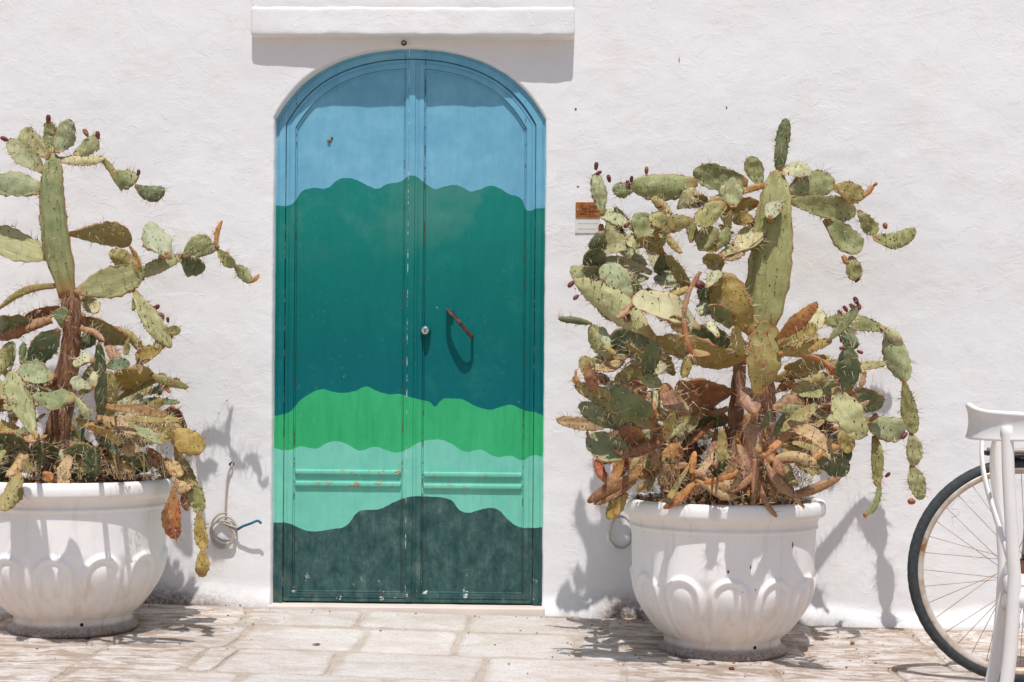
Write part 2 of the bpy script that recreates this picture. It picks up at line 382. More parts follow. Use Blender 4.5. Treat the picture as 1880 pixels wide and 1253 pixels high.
def pot_material():
    t = NT('white_pot', 0.55, 0.35)
    x, y, z = t.sep()
    n1 = t.noise(7, 5, 0.6); n2 = t.noise(60, 6, 0.7); st = t.noise(14, 5, 0.6, vec=t.mapping(scale=(1.6, 1.6, 0.18)))
    c = t.ramp(n1, [(0.35, (0.87, 0.84, 0.81)), (0.65, (0.91, 0.89, 0.87))])
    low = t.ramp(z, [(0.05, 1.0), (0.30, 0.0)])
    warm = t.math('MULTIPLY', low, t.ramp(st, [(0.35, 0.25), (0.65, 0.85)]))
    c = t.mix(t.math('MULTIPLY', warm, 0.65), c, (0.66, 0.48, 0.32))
    c = t.mix(t.ramp(st, [(0.54, 0.0), (0.70, 0.30)]), c, (0.60, 0.49, 0.38))
    lip = t.ramp(z, [(0.455, 0.0), (0.475, 0.35), (0.515, 0.3), (0.53, 0.0)])
    c = t.mix(t.math('MULTIPLY', lip, t.ramp(n1, [(0.4, 0.3), (0.6, 1.0)])), c, (0.70, 0.56, 0.44))
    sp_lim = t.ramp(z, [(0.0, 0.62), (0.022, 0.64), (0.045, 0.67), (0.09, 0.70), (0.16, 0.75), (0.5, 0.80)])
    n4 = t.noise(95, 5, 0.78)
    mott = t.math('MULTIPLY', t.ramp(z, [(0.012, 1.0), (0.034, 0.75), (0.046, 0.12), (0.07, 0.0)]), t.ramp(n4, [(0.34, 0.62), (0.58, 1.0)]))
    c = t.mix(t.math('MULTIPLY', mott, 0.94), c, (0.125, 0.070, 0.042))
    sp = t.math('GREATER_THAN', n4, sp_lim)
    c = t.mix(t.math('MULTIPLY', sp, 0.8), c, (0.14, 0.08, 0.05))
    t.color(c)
    t.normal(t.bump(t.math('ADD', t.math('MULTIPLY', n1, 0.6), t.math('MULTIPLY', n2, 0.12)), 0.22, 0.006))
    return t.m
M['pot'] = pot_material()
M['cable'] = simple('grey_cable', (0.44, 0.385, 0.33), 0.5, 0.1, 30)
M['blue_tape'] = simple('blue_tape', (0.035, 0.14, 0.24), 0.45, 0.4, 80)
M['dark_hole'] = simple('dark_hole', (0.02, 0.016, 0.014), 0.95)
M['steel'] = simple('steel', (0.62, 0.60, 0.56), 0.28, 0.1, 60, metal=1.0)
M['rust'] = simple('rust', (0.17, 0.07, 0.04), 0.8, 0.5, 50, 0.4)
M['dark_rust'] = simple('dark_rust', (0.10, 0.038, 0.028), 0.6, 1.0, 35, 0.3)
M['rubber'] = simple('tyre_rubber', (0.045, 0.052, 0.055), 0.7, 0.3, 60, 0.3)
M['white_plastic'] = simple('white_plastic', (0.80, 0.775, 0.75), 0.35, 0.03, 12, spec=0.45)
M['black_plastic'] = simple('black_plastic', (0.02, 0.02, 0.022), 0.4)
M['frame_paint'] = simple('bike_paint', (0.035, 0.05, 0.075), 0.35, 0.15, 30, spec=0.5)
M['leather'] = simple('saddle_leather', (0.10, 0.05, 0.03), 0.6, 0.3, 40)
M['ceramic'] = simple('glazed_tile', (0.72, 0.69, 0.63), 0.3, 0.05, 20, spec=0.5)
M['faded_blue'] = simple('faded_blue_ink', (0.33, 0.42, 0.47), 0.5)
M['ink'] = simple('dark_print', (0.045, 0.03, 0.025), 0.6)
def rim_material():
    t = NT('rusty_rim', 0.4, 0.5)
    n = t.noise(16, 5, 0.65)
    t.color(t.ramp(n, [(0.42, (0.66, 0.60, 0.53)), (0.58, (0.52, 0.40, 0.29)), (0.68, (0.30, 0.13, 0.05))]))
    t.b.inputs['Metallic'].default_value = 0.35
    return t.m
M['rim'] = rim_material()
M['spoke'] = simple('rusty_spoke', (0.36, 0.24, 0.16), 0.5, 0.3, 30, metal=0.4)
def amber_material():
    t = NT('amber_plate', 0.25, 0.5)
    t.color(t.ramp(t.noise(38, 4), [(0.35, (0.24, 0.065, 0.006)), (0.65, (0.42, 0.145, 0.012))])); return t.m
M['amber'] = amber_material()

# ------------------------------------------------------------------ ground
V, F = [], []
xs = np.array([-260, -60, -20, -8, -4, 4, 8, 20, 60, 260.0]); ys = np.array([-300, -80, -25, -10, -4, 0.4])
for yv in ys:
    for xv in xs: V.append((xv, yv, ground_z(np.clip(xv, -8, 8)) - 0.004))
ground = mesh_obj('ground', V, grid_faces(len(ys), len(xs)), M['mortar'], smooth=False)
ground['kind'] = 'structure'
# mortar bed with relief where the paving is seen
nx, ny = 300, 110
gx, gy = np.meshgrid(np.linspace(-3.4, 3.4, nx), np.linspace(-2.6, 0.12, ny))
gz = ground_z(gx, gy) + 0.0085 + 0.006 * vnoise(gx * 9, gy * 14, 3) + 0.004 * vnoise(gx * 30, gy * 34, 4)
edge = np.minimum(np.minimum(gx + 3.4, 3.4 - gx), gy + 2.6); gz -= 0.012 * (1 - sstep(0, 0.15, edge))
pave = mesh_obj('pavement', np.stack([gx, gy, gz], -1).reshape(-1, 3), grid_faces(ny, nx), M['mortar'])
pave['kind'] = 'structure'
rng = random.Random(11)
def slab(poly):
    """One worn paving slab from its plan outline (counter-clockwise)."""
    P = np.array(poly); c = P.mean(0); n = len(P); out = []
    for i in range(n):                                   # rounded corners, wobbling edges
        a, b, d = P[i - 1], P[i], P[(i + 1) % n]
        e1 = (a - b) / np.linalg.norm(a - b); e2 = (d - b) / np.linalg.norm(d - b)
        out += [b + e1 * 0.028, b + (e1 + e2) * 0.009, b + e2 * 0.028]
        L = np.linalg.norm(d - b); k = max(2, int(L / 0.09))
        nrm = np.array([e2[1], -e2[0]])
        for j in range(1, k): out.append(b + e2 * L * j / k + nrm * rng.uniform(-0.008, 0.006))
    out = np.array(out); m = len(out); V = []
    top = 0.0125 + rng.uniform(-0.0015, 0.0025); tx, ty = rng.uniform(-0.006, 0.006), rng.uniform(-0.006, 0.006)
    for sc, dz in ((1.0, -0.02), (1.0, -0.005), (0.98, -0.0005), (0.86, 0.001)):
        for p in out:
            q = c + (p - c) * sc
            V.append((q[0], q[1], ground_z(q[0], q[1]) + top + dz + (tx * (q[0] - c[0]) + ty * (q[1] - c[1])) * (dz > -0.01)
                      + (0.0022 * float(vnoise(q[0] * 12, q[1] * 16, 8)) if dz > -0.01 else 0)))
    V.append((c[0], c[1], ground_z(c[0], c[1]) + top + 0.001))
    F = grid_faces(4, m, wrap=True) + [(3 * m + k, 3 * m + (k + 1) % m, 4 * m) for k in range(m)]
    o = mesh_obj('paving_slab', V, F, M['slab'], pave)
    at1 = o.data.attributes.new('edge', 'FLOAT', 'POINT'); at1.data.foreach_set('value', [1.0] * (3 * m) + [0.25] * m + [0.0])
    return o
row_y = [at_ground(750, p)[1] for p in (1129, 1161, 1206, 1252)]
rows = [(row_y[0], row_y[1], [(661, 1145), (860, 1145)]), (row_y[1], row_y[2], [(433, 1183), (667, 1183), (842, 1183)]),
        (row_y[2], row_y[3], [(342, 1228), (404, 1228), (608, 1228), (889, 1228)])]
y = row_y[3]
while y > -2.3:
    rows.append((y, y - rng.uniform(0.27, 0.33), [])); y = rows[-1][1]
for r, (ya, yb, jp) in enumerate(rows):
    js = [at_ground(*p)[0] for p in jp]
    if not js: js = [rng.uniform(-0.3, 0.3)]
    js.sort()
    while js[0] > -3.0: js.insert(0, js[0] - rng.uniform(0.34, 0.58))
    while js[-1] < 3.0: js.append(js[-1] + rng.uniform(0.36, 0.60))
    for a, b in zip(js[:-1], js[1:]):
        g = rng.uniform(0.008, 0.014); h = rng.uniform(0.006, 0.011); sk = lambda: rng.uniform(-0.012, 0.012)
        slab([(a + g + sk(), yb + h), (b - g + sk(), yb + h + rng.uniform(-.004, .004)), (b - g + sk(), ya - h), (a + g + sk(), ya - h + rng.uniform(-.004, .004))])

# ------------------------------------------------------------------ the house wall with its arched opening
tab = np.array([(0, 2.3456), (.146, 2.332), (.325, 2.283), (.437, 2.207), (.516, 2.126), (.5625, 2.05)])
A_ = np.stack([tab[:, 0] ** 2, tab[:, 0] ** 4, tab[:, 0] ** 8], 1)
coef = np.linalg.lstsq(A_, tab[:, 1] - 2.3456, rcond=None)[0]
def arch_z(x):
    d = np.asarray(x, float) - XC; return 2.3456 + coef[0] * d ** 2 + coef[1] * d ** 4 + coef[2] * d ** 8
ZS = float(arch_z(XL))
def wall_y(x, z):
    x = np.asarray(x, float); z = np.asarray(z, float)
    y = 0.024 * sstep(XL, XR + 0.05, x)
    y = y + 0.010 * vnoise(x * 1.6, z * 1.6, 1) + 0.005 * vnoise(x * 4.2 + 3, z * 4.6, 2) + 0.0018 * vnoise(x * 13, z * 15, 5) + 0.0008 * vnoise(x * 34, z * 40, 6)
    hgt = z - ground_z(x, 0.0)
    foot = 1 - sstep(0.0, 0.10 + 0.05 * vnoise(x * 5, x * 0, 9), hgt)
    y = y - foot * (0.030 + 0.022 * vnoise(x * 11, z * 9, 10))
    return y
house = thing('house_wall', 'white rough-plastered house wall with stone lintel over the arched door', 'wall', (0, 0, 0))
ZT = 3.7
cl = np.concatenate([np.linspace(-7, -2.6, 12)[:-1], np.linspace(-2.6, XL, 122)])
cm = np.linspace(XL, XR, 100)
cr_ = np.concatenate([np.linspace(XR, 2.3, 190), np.linspace(2.3, 7, 12)[1:]])
rl = np.linspace(-0.26, ZS, 190); ru = np.linspace(0, 1, 60) ** 1.25
bm = bmesh.new(); ml = bm.verts.layers.float.new('mould')
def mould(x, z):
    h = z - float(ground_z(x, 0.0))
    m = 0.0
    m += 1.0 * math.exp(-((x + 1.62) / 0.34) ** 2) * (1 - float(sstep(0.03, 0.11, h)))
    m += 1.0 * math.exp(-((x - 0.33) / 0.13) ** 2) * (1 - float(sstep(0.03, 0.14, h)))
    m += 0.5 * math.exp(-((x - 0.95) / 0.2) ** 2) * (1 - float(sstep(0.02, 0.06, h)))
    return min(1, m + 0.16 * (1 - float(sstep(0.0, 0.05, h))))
def patch(X, Z):
    Y = wall_y(X, Z); nr, nc = X.shape
    vs = [[None] * nc for _ in range(nr)]
    for r in range(nr):
        for c in range(nc):
            v = bm.verts.new((X[r, c], Y[r, c], Z[r, c])); v[ml] = mould(X[r, c], Z[r, c]) if Z[r, c] < 0.3 else 0; vs[r][c] = v
    for r in range(nr - 1):
        for c in range(nc - 1): bm.faces.new((vs[r][c], vs[r][c + 1], vs[r + 1][c + 1], vs[r + 1][c]))
    return vs
for cc in (cl, cr_):
    Z = np.concatenate([rl, (ZS + (ZT - ZS) * ru)[1:]])
    X2, Z2 = np.meshgrid(cc, Z); patch(X2, Z2)
X2, U2 = np.meshgrid(cm, ru); a = arch_z(X2); patch(X2, a + (ZT - a) * U2)
# reveal: from the wall's edge round into the opening
path = [(XL, z) for z in rl] + [(x, float(arch_z(x))) for x in cm[1:-1]] + [(XR, z) for z in rl[::-1]]
pp = np.array(path); tg = np.gradient(pp, axis=0); tg /= np.linalg.norm(tg, axis=1)[:, None]
inw = np.stack([tg[:, 1], -tg[:, 0]], 1)                 # points into the opening
prev = None
for i, (px, pz) in enumerate(pp):
    w = float(wall_y(px, pz)); j = 0.002 * float(vnoise(px * 20 + i * 0.13, pz * 20, 21))
    ring = [(0, w), (0.004 + j, w + 0.003), (0.007 + j, w + 0.009), (0.008 + j, 0.12)]
    vs = []
    for k, (d, yy) in enumerate(ring):
        v = bm.verts.new((px + inw[i, 0] * d, yy, pz + inw[i, 1] * d)); v[ml] = mould(px, pz) * 0.3 if pz < 0.3 else 0; vs.append(v)
    if prev:
        for k in range(3): bm.faces.new((prev[k], prev[k + 1], vs[k + 1], vs[k]))
    prev = vs
bmesh.ops.remove_doubles(bm, verts=bm.verts, dist=0.0004)
bmesh.ops.recalc_face_normals(bm, faces=bm.faces)
wall = bm_obj('plaster_face', bm, M['plaster'], house, smooth=True)
bm = bmesh.new(); box_bm(bm, -7, 7, 0.125, 0.6, -0.25, ZT)
bm_obj('masonry_core', bm, M['plaster'], house)
def rough_block(name, x0, x1, y0, y1, z0, z1, rad=0.008, amp=0.003, step=0.02, seed=0, mat=None, parent=None):
    """A plastered block with rounded, uneven edges."""
    bm = bmesh.new(); box_bm(bm, x0, x1, y0, y1, z0, z1)
    for ax, n in ((0, int((x1 - x0) / step)), (2, max(2, int((z1 - z0) / step)))):
        lo, hi = (x0, x1) if ax == 0 else (z0, z1)
        nrm = (1, 0, 0) if ax == 0 else (0, 0, 1)
        for k in range(1, n):
            co = [0, 0, 0]; co[ax] = lo + (hi - lo) * k / n
            bmesh.ops.bisect_plane(bm, geom=bm.verts[:] + bm.edges[:] + bm.faces[:], plane_co=co, plane_no=nrm)
    sharp = [e for e in bm.edges if len(e.link_faces) == 2 and e.calc_face_angle(0) > 1.0]
    bmesh.ops.bevel(bm, geom=sharp, offset=rad, segments=3, affect='EDGES', profile=0.5)
    for v in bm.verts:
        x, y, z = v.co
        n = 0.6 * float(vnoise(x * 7 + y * 5, z * 9 + y * 7, seed)) + 0.4 * float(vnoise(x * 26, z * 30 + y * 20, seed + 1))
        v.co.y += n * 2 * amp; v.co.z += amp * 1.2 * float(vnoise(x * 18, y * 30 + z * 4, seed + 2))
    return bm_obj(name, bm, mat or M['plaster'], parent, smooth=True)
rough_block('lintel', -1.216, 0.102, -0.052, 0.08, 2.371, 2.489, 0.012, 0.0050, 0.02, 31, parent=house)
rough_block('band_above_lintel', -1.212, 0.099, -0.041, 0.08, 2.480, 2.86, 0.008, 0.003, 0.03, 35, parent=house)
rough_block('threshold', XL - 0.005, XR + 0.005, -0.030, 0.13, -0.05, ZB - 0.003, 0.006, 0.002, 0.03, 41, M['threshold'], house)

# ------------------------------------------------------------------ the painted door
door = thing('arched_door', 'arched double door painted with wavy blue, teal, green and mint bands', 'door', (0, 0, 0))
def sweep(x0, x1, z0, d0, profile):
    """Rings of a (inset, y) profile round an arched leaf outline."""
    V = []
    for d, yy in profile: V += [(a, yy, b) for a, b in leaf_poly(x0 + d, x1 - d, z0 + d, d0 + d)]
    n = len(V) // len(profile)
    return V, grid_faces(len(profile), n, wrap=True)
def leaf_poly(x0, x1, z0, d):
    xs = np.linspace(x0, x1, 40)
    sc = (0.5625 - d) / 0.5625
    top = [(x, (float(arch_z(np.clip(XC + (x - XC) / sc, XL, XR))) - ZS) * ((2.3456 - ZS - d * 0.55) / (2.3456 - ZS)) + ZS - d * 0.42) for x in xs]
    return [(x0, z0)] + top + [(x1, z0)]
# outer frame (an arch band, open at the bottom)
n_f = 60
outer = [(XL - 0.004, ZB)] + [(XL - 0.004, ZS)] + [(x, float(arch_z(x)) + 0.006) for x in np.linspace(XL, XR, n_f)] + [(XR + 0.004, ZS), (XR + 0.004, ZB)]
inn_ = leaf_poly(XL + 0.046, XR - 0.046, ZB, 0.046)
inner = [inn_[0], inn_[1]] + [tuple(p) for p in np.array([(np.interp(k, np.linspace(0, 1, 40), [q[0] for q in inn_[1:-1]]), np.interp(k, np.linspace(0, 1, 40), [q[1] for q in inn_[1:-1]])) for k in np.linspace(0, 1, n_f)])] + [inn_[-2], inn_[-1]]
O, I = np.array(outer), np.array(inner); V = []
for f, yy in ((0, 0.10), (0, 0.046), (0.35, 0.044), (0.40, 0.047), (0.47, 0.047), (0.52, 0.044), (0.97, 0.044), (1.0, 0.046), (1.0, 0.075)):
    V += [(x, yy, z) for x, z in O * (1 - f) + I * f]
mesh_obj('door_frame', V, grid_faces(9, len(O)), M['mural'], door, smooth=False)

PAN_Y = 0.0635
for side, (x0, x1) in enumerate(((XL + 0.048, XG - 0.001), (XG + 0.001, XR - 0.048))):
    leaf = thing('door_leaf', '', '', (0, 0, 0)); del leaf['label']; del leaf['category']; leaf.parent = door
    dz = -0.002 - 0.006 * side
    V, F = sweep(x0, x1, ZB + 0.004, 0.049, [(0, 0.10), (0, 0.053), (0.002, 0.051), (0.011, 0.051), (0.0125, 0.0535), (0.0165, 0.0535), (0.018, 0.051), (0.035, 0.051), (0.037, 0.053), (0.0372, 0.07)])
    mesh_obj('stile_frame', V, F, M['mural'], leaf, smooth=False)
    V, F = sweep(x0, x1, ZB + 0.004, 0.049, [(0.0365, 0.068), (0.0375, 0.0575), (0.0395, 0.0555), (0.0425, 0.0565), (0.0445, 0.0605), (0.047, 0.0665)])
    mesh_obj('moulding', V, F, M['mural'], leaf, smooth=False)
    q = leaf_poly(x0 + 0.0395, x1 - 0.0395, ZB + 0.004 + 0.0395, 0.049 + 0.0395)
    mesh_obj('panel', [(a, PAN_Y, b) for a, b in q], [tuple(range(len(q)))], M['mural'], leaf, smooth=False)
    for zc in (0.596, 0.547):
        bm = bmesh.new(); zc += dz
        box_bm(bm, x0 + 0.0455, x1 - 0.0455, 0.0515, PAN_Y + 0.004, zc - 0.0105, zc + 0.0105, 0.006, 3)
        r = bm_obj('rail', bm, M['mural'], leaf, smooth=True)
        at_ = r.data.attributes.new('flaking', 'FLOAT', 'POINT')
        at_.data.foreach_set('value', [(1.0 if side == 0 and v.co.x > -0.93 else 0.35) * (1 if v.co.z < zc + 0.008 else 0.3) for v in r.data.vertices])
bm = bmesh.new(); box_bm(bm, XG - 0.024, XG + 0.002, 0.0455, 0.056, ZB + 0.006, float(arch_z(XG)) - 0.048, 0.002, 2)
bm_obj('astragal', bm, M['mural'], door)
# pull handle: a bent flat bar on two feet
hp = [at(824, 570, 0.066), at(824, 570, 0.040), at(824, 570, 0.018), at(833, 580, 0.002), at(848, 597, -0.006), at(860, 611, 0.004), at(867, 619, 0.022), at(867, 619, 0.045), at(867, 619, 0.066)]
hq = catmull(hp, 26)
rr = np.full(26, 0.0105)
V, F = tube_data(hq, rr, 10, flat=0.5)
hd = mesh_obj('handle', V, F, M['dark_rust'], door); hd['label'] = 'rusty bent pull handle with worn paint'
bm = bmesh.new(); c = at(826, 570, 0.0)
box_bm(bm, c[0] - 0.010, c[0] + 0.012, 0.044, 0.064, c[2] - 0.012, c[2] + 0.010, 0.003)
bm_obj('handle_foot', bm, M['mural'], hd)
lc = at(781, 607, 0.045)
V, F = tube_data([(lc[0], 0.066, lc[2]), (lc[0], 0.040, lc[2]), (lc[0], 0.034, lc[2])], [0.022, 0.0205, 0.018], 24)
lock = mesh_obj('lock', V, F, M['mural'], door, smooth=False)
V, F = tube_data([(lc[0], 0.036, lc[2]), (lc[0], 0.0262, lc[2]), (lc[0], 0.0255, lc[2])], [0.0150, 0.0150, 0.0135], 24)
mesh_obj('cylinder_face', V, F, M['steel'], lock, smooth=False)
bm = bmesh.new(); box_bm(bm, lc[0] - 0.0026, lc[0] + 0.0026, 0.0245, 0.03, lc[2] - 0.008, lc[2] + 0.006, 0.0015)
bm_obj('keyhole', bm, M['dark_hole'], lock)
# a mud-dauber nest stuck to the door's blue part, hook above the arch
def lump(name, c, r, mat, label=None, cat=None, seed=0, squash=(1, 1, 1), parent=None):
    bm = bmesh.new(); bmesh.ops.create_icosphere(bm, subdivisions=2, radius=1.0)
    for v in bm.verts:
        d = v.co.normalized(); n = 1 + 0.5 * float(vnoise(d.x * 2.3 + seed, d.y * 2.3 + d.z * 3, seed))
        v.co = Vector((d.x * r * n * squash[0] + c[0], d.y * r * n * squash[1] + c[1], d.z * r * n * squash[2] + c[2]))
    o = bm_obj(name, bm, mat, parent, smooth=True)
    if label: tag(o, label, cat)
    return o
nest = thing('mud_nest', 'small clump of dried mud stuck high on the blue left door panel', 'mud clump', (0, 0, 0))
c = at(604, 258, 0.055); lump('clod', (c[0], 0.060, c[2]), 0.0075, M['litter'], seed=3, parent=nest)
c = at(609, 253, 0.055); lump('clod', (c[0], 0.061, c[2]), 0.005, M['rust'], seed=5, parent=nest)
hk = thing('rusty_hook', 'tiny rusty eye hook in the plaster above the top of the arch', 'hook', (0, 0, 0))
c = at(742, 80, 0.0)
a_ = np.linspace(0, 2 * math.pi, 14, endpoint=False)
tube('eye', [(c[0] + 0.009 * math.cos(t), -0.010 + 0.003 * math.sin(t), c[2] + 0.009 * math.sin(t)) for t in a_], 0.0035, M['rust'], hk, 6, closed=True)
tube('shank', [(c[0], 0.04, c[2]), (c[0], 0.0, c[2])], 0.0035, M['rust'], hk, 6)

# ------------------------------------------------------------------ plaques beside the door
def wall_front(x, z): return float(wall_y(x, z))
p0, p1 = at(1057, 371, 0.02), at(1102, 399, 0.02)
pl = thing('amber_plaque', 'small amber plate with two screws on the wall right of the door', 'plaque', (0, 0, 0))
wy = min(wall_front(p0[0], p0[2]), wall_front(p1[0], p1[2]))
bm = bmesh.new(); box_bm(bm, p0[0], p1[0], wy - 0.008, wy + 0.004, p1[2], p0[2], 0.0012)
bm_obj('plate', bm, M['amber'], pl)
for sx in (p0[0] + 0.008, p1[0] - 0.008):
    V, F = tube_data([(sx, wy - 0.004, (p0[2] + p1[2]) / 2), (sx, wy - 0.0105, (p0[2] + p1[2]) / 2)], [0.0048, 0.0042], 12)
    mesh_obj('screw', V, F, M['steel'], pl, smooth=False)
bag = Bag(); rg = random.Random(5)
for r in range(4):
    zz = p0[2] - 0.021 - r * 0.0105; x = p0[0] + 0.020
    while x < p1[0] - 0.020:
        w = rg.uniform(0.003, 0.007)
        if rg.random() < 0.85 and not (0.044 < x - p0[0] < 0.054):
            bag.add([(x, wy - 0.0083, zz), (x + w, wy - 0.0083, zz), (x + w, wy - 0.0083, zz + 0.0065), (x, wy - 0.0083, zz + 0.0065)], [(0, 1, 2, 3)])
        x += w + 0.002
o = mesh_obj('faded_print', bag.V, bag.F, M['ink'], pl, smooth=False); o['kind'] = 'stuff'
p0, p1 = at(1056, 403, 0.02), at(1103, 428, 0.02)
pl = thing('white_tile', 'white glazed tile with faded blue lines just under the amber plate', 'tile', (0, 0, 0))
bm = bmesh.new(); box_bm(bm, p0[0], p1[0], wy - 0.004, wy + 0.006, p1[2], p0[2], 0.001)
bm_obj('plate', bm, M['ceramic'], pl)
for zz in (p0[2] - 0.018, p0[2] - 0.040):
    bag = Bag(); x = p0[0] + 0.012
    while x < p1[0] - 0.012:
        w = rg.uniform(0.002, 0.006)
        bag.add([(x, wy - 0.0043, zz), (x + w, wy - 0.0043, zz), (x + w, wy - 0.0043, zz + 0.003), (x, wy - 0.0043, zz + 0.003)], [(0, 1, 2, 3)]); x += w + 0.0015
    o = mesh_obj('faded_line', bag.V, bag.F, M['faded_blue'], pl, smooth=False); o['kind'] = 'stuff'

# ------------------------------------------------------------------ cables
def on_wall(px, py, off=0.012):
    p = at(px, py, 0.0); w = wall_front(p[0], p[2]); return at(px, py, w - off)
cb = thing('wall_cable', 'pale cable hanging from a broken hole left of the door, coiled, blue end', 'cable', (0, 0, 0))
pts = [on_wall(427, 850, -0.03), on_wall(426, 853, 0.012), on_wall(421, 865), on_wall(417, 885), on_wall(415, 915), on_wall(414, 942, 0.014)]
for k in range(34):
    a = -1.45 - 2 * math.pi * 3.0 * k / 33; lp = k / 11.3
    pts.append(on_wall(412 - 2 * lp + (22 + 2.2 * math.sin(k * 0.9)) * math.cos(a), 968 + 5 * lp + (24 + 3 * math.cos(k * 0.7)) * math.sin(a), 0.014 + 0.006 * math.sin(k * 1.1) + 0.002 * lp))
pts.append(on_wall(438, 970, 0.03))
tube('cord', catmull(pts, 240), 0.0042, M['cable'], cb, 8)
tube('blue_end', catmull([on_wall(436, 972, 0.03), on_wall(446, 966, 0.04), on_wall(460, 961, 0.05), on_wall(473, 956, 0.055), on_wall(480, 961, 0.055)], 16), 0.0055, M['blue_tape'], cb, 7, flat=0.7)
c = at(425, 851, 0.0)
hole = thing('plaster_hole', 'small broken hole in the plaster where the pale cable comes out', 'hole', (0, 0, 0))
wyh = wall_front(c[0], c[2])
lump('opening', (c[0], wyh, c[2] - 0.002), 0.010, M['dark_hole'], seed=9, squash=(1.2, 0.25, 0.8), parent=hole)
for k, (dx, dz, r) in enumerate(((-0.03, 0.012, 0.016), (-0.012, 0.022, 0.013), (0.014, 0.024, 0.012), (0.026, 0.010, 0.010), (-0.022, -0.018, 0.022), (0.016, -0.022, 0.018))):
    lump('plaster_crumb', (c[0] + dx, wyh + 0.006, c[2] + dz), r, M['plaster'] if k > 3 else M['mortar'], seed=30 + k, squash=(1.5, 0.28, 0.8), parent=hole)
cb = thing('coiled_cable', 'coil of grey cable hanging on the wall behind the right pot', 'cable', (0, 0, 0))
pts = []
for k in range(70):
    a = k / 70 * 2 * math.pi * 2.2; rx = 21 + 1.5 * math.sin(k * 0.2); ry = 29 + 1.5 * math.cos(k * 0.17)
    pts.append(on_wall(1140 + rx * math.cos(a), 976 + ry * math.sin(a), 0.014 + 0.005 * math.sin(k * 0.37) + 0.003 * k / 20))
tube('cord', pts, 0.0042, M['cable'], cb, 8)
tube('blue_end', catmull([on_wall(1158, 955, 0.03), on_wall(1161, 968, 0.035), on_wall(1160, 985, 0.03)], 8), 0.006, M['blue_tape'], cb, 7)

# ------------------------------------------------------------------ pots
POT_Y = -0.47
prof_out = [(0.0, 0.0), (0.20, 0.0)]
def pot_profile():
    fl = [(0.05, 0.004), (0.232, 0.0), (0.240, 0.008), (0.236, 0.020), (0.222, 0.028), (0.2165, 0.034), (0.2155, 0.045), (0.215, 0.058), (0.218, 0.0635)]
    bowl = catmull([(0.222, 0.066), (0.258, 0.10), (0.298, 0.16), (0.322, 0.22), (0.335, 0.29), (0.3375, 0.36), (0.3395, 0.42), (0.342, 0.462)], 84).tolist()
    top = [(0.3455, 0.466), (0.3490, 0.469), (0.3500, 0.473), (0.3490, 0.477), (0.3465, 0.479), (0.347, 0.488), (0.350, 0.500), (0.356, 0.508), (0.366, 0.512), (0.3735, 0.518), (0.3765, 0.530), (0.3770, 0.545), (0.3755, 0.558), (0.371, 0.567), (0.362, 0.571), (0.350, 0.571), (0.342, 0.567), (0.338, 0.555), (0.333, 0.50), (0.328, 0.46)]
    return np.array(fl + bowl + top)
def make_pot(px, py_base, label, rot):
    c = at(px, py_base, POT_Y); zg = ground_z(c[0]) + 0.011
    t = thing('flower_pot', label, 'flower pot', (c[0], POT_Y, zg), 'white cactus pots')
    pr = pot_profile(); n = 384; th = np.linspace(0, 2 * math.pi, n, endpoint=False)
    R, TH = np.meshgrid(pr[:, 0], th, indexing='ij'); H = np.repeat(pr[:, 1][:, None], n, 1)
    per = math.pi / 6; loc = ((TH + rot) % per) - per / 2
    s = loc * 0.34; v = H
    rho = np.where(v > 0.235, np.sqrt(s ** 2 + (v - 0.235) ** 2), np.abs(s))
    zone = (1 - sstep(0.335, 0.36, v)) * sstep(0.062, 0.075, v)
    fade = 0.22 + 0.78 * sstep(0.09, 0.24, v)
    band = 0.0115 * np.exp(-((rho - 0.064) / 0.0105) ** 2)
    boss = 0.0085 * np.clip(1 - (rho / 0.047) ** 2, 0, 1) ** 0.9 * (1 - 0.55 * sstep(0.20, 0.10, v) * 0)
    groove = -0.005 * sstep(0.076, 0.089, rho) * (1 - sstep(0.26, 0.31, v))
    R = R + zone * (fade * (band + boss) + groove)
    X = R * np.cos(TH); Y = R * np.sin(TH); V = np.stack([X, Y, H], -1).reshape(-1, 3)
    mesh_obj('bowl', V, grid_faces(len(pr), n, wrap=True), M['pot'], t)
    # drain hole, soil
    a = math.radians(-90 + 26)
    p = np.array([0.2155 * math.cos(a), 0.2155 * math.sin(a), 0.047])
    d = np.array([math.cos(a), math.sin(a), 0])
    Vv, Ff = tube_data([p - d * 0.01, p + d * 0.0012], 0.0065, 14); mesh_obj('drain_hole', Vv, Ff, M['dark_hole'], t, smooth=False)
    nr = 16; Vv = [(0, 0, 0.535)]
    for r in range(1, nr + 1):
        for k in range(60):
            aa = 2 * math.pi * k / 60; q = r / nr * 0.337
            Vv.append((q * math.cos(aa), q * math.sin(aa), 0.538 - 0.018 * (r / nr) ** 2 + 0.03 * float(vnoise(q * math.cos(aa) * 22, q * math.sin(aa) * 22, 14))))
    Ff = [(0, 1 + k, 1 + (k + 1) % 60) for k in range(60)] + grid_faces(nr, 60, wrap=True, off=1)
    mesh_obj('soil', Vv, Ff, M['soil'], t)
    return t
pot_l = make_pot(135, 1165, 'round white pot with arch relief left of the door, cut by the photo edge', 0.16)
pot_r = make_pot(1325, 1200, 'round white pot with arch relief between the door and the bicycle', 0.30)

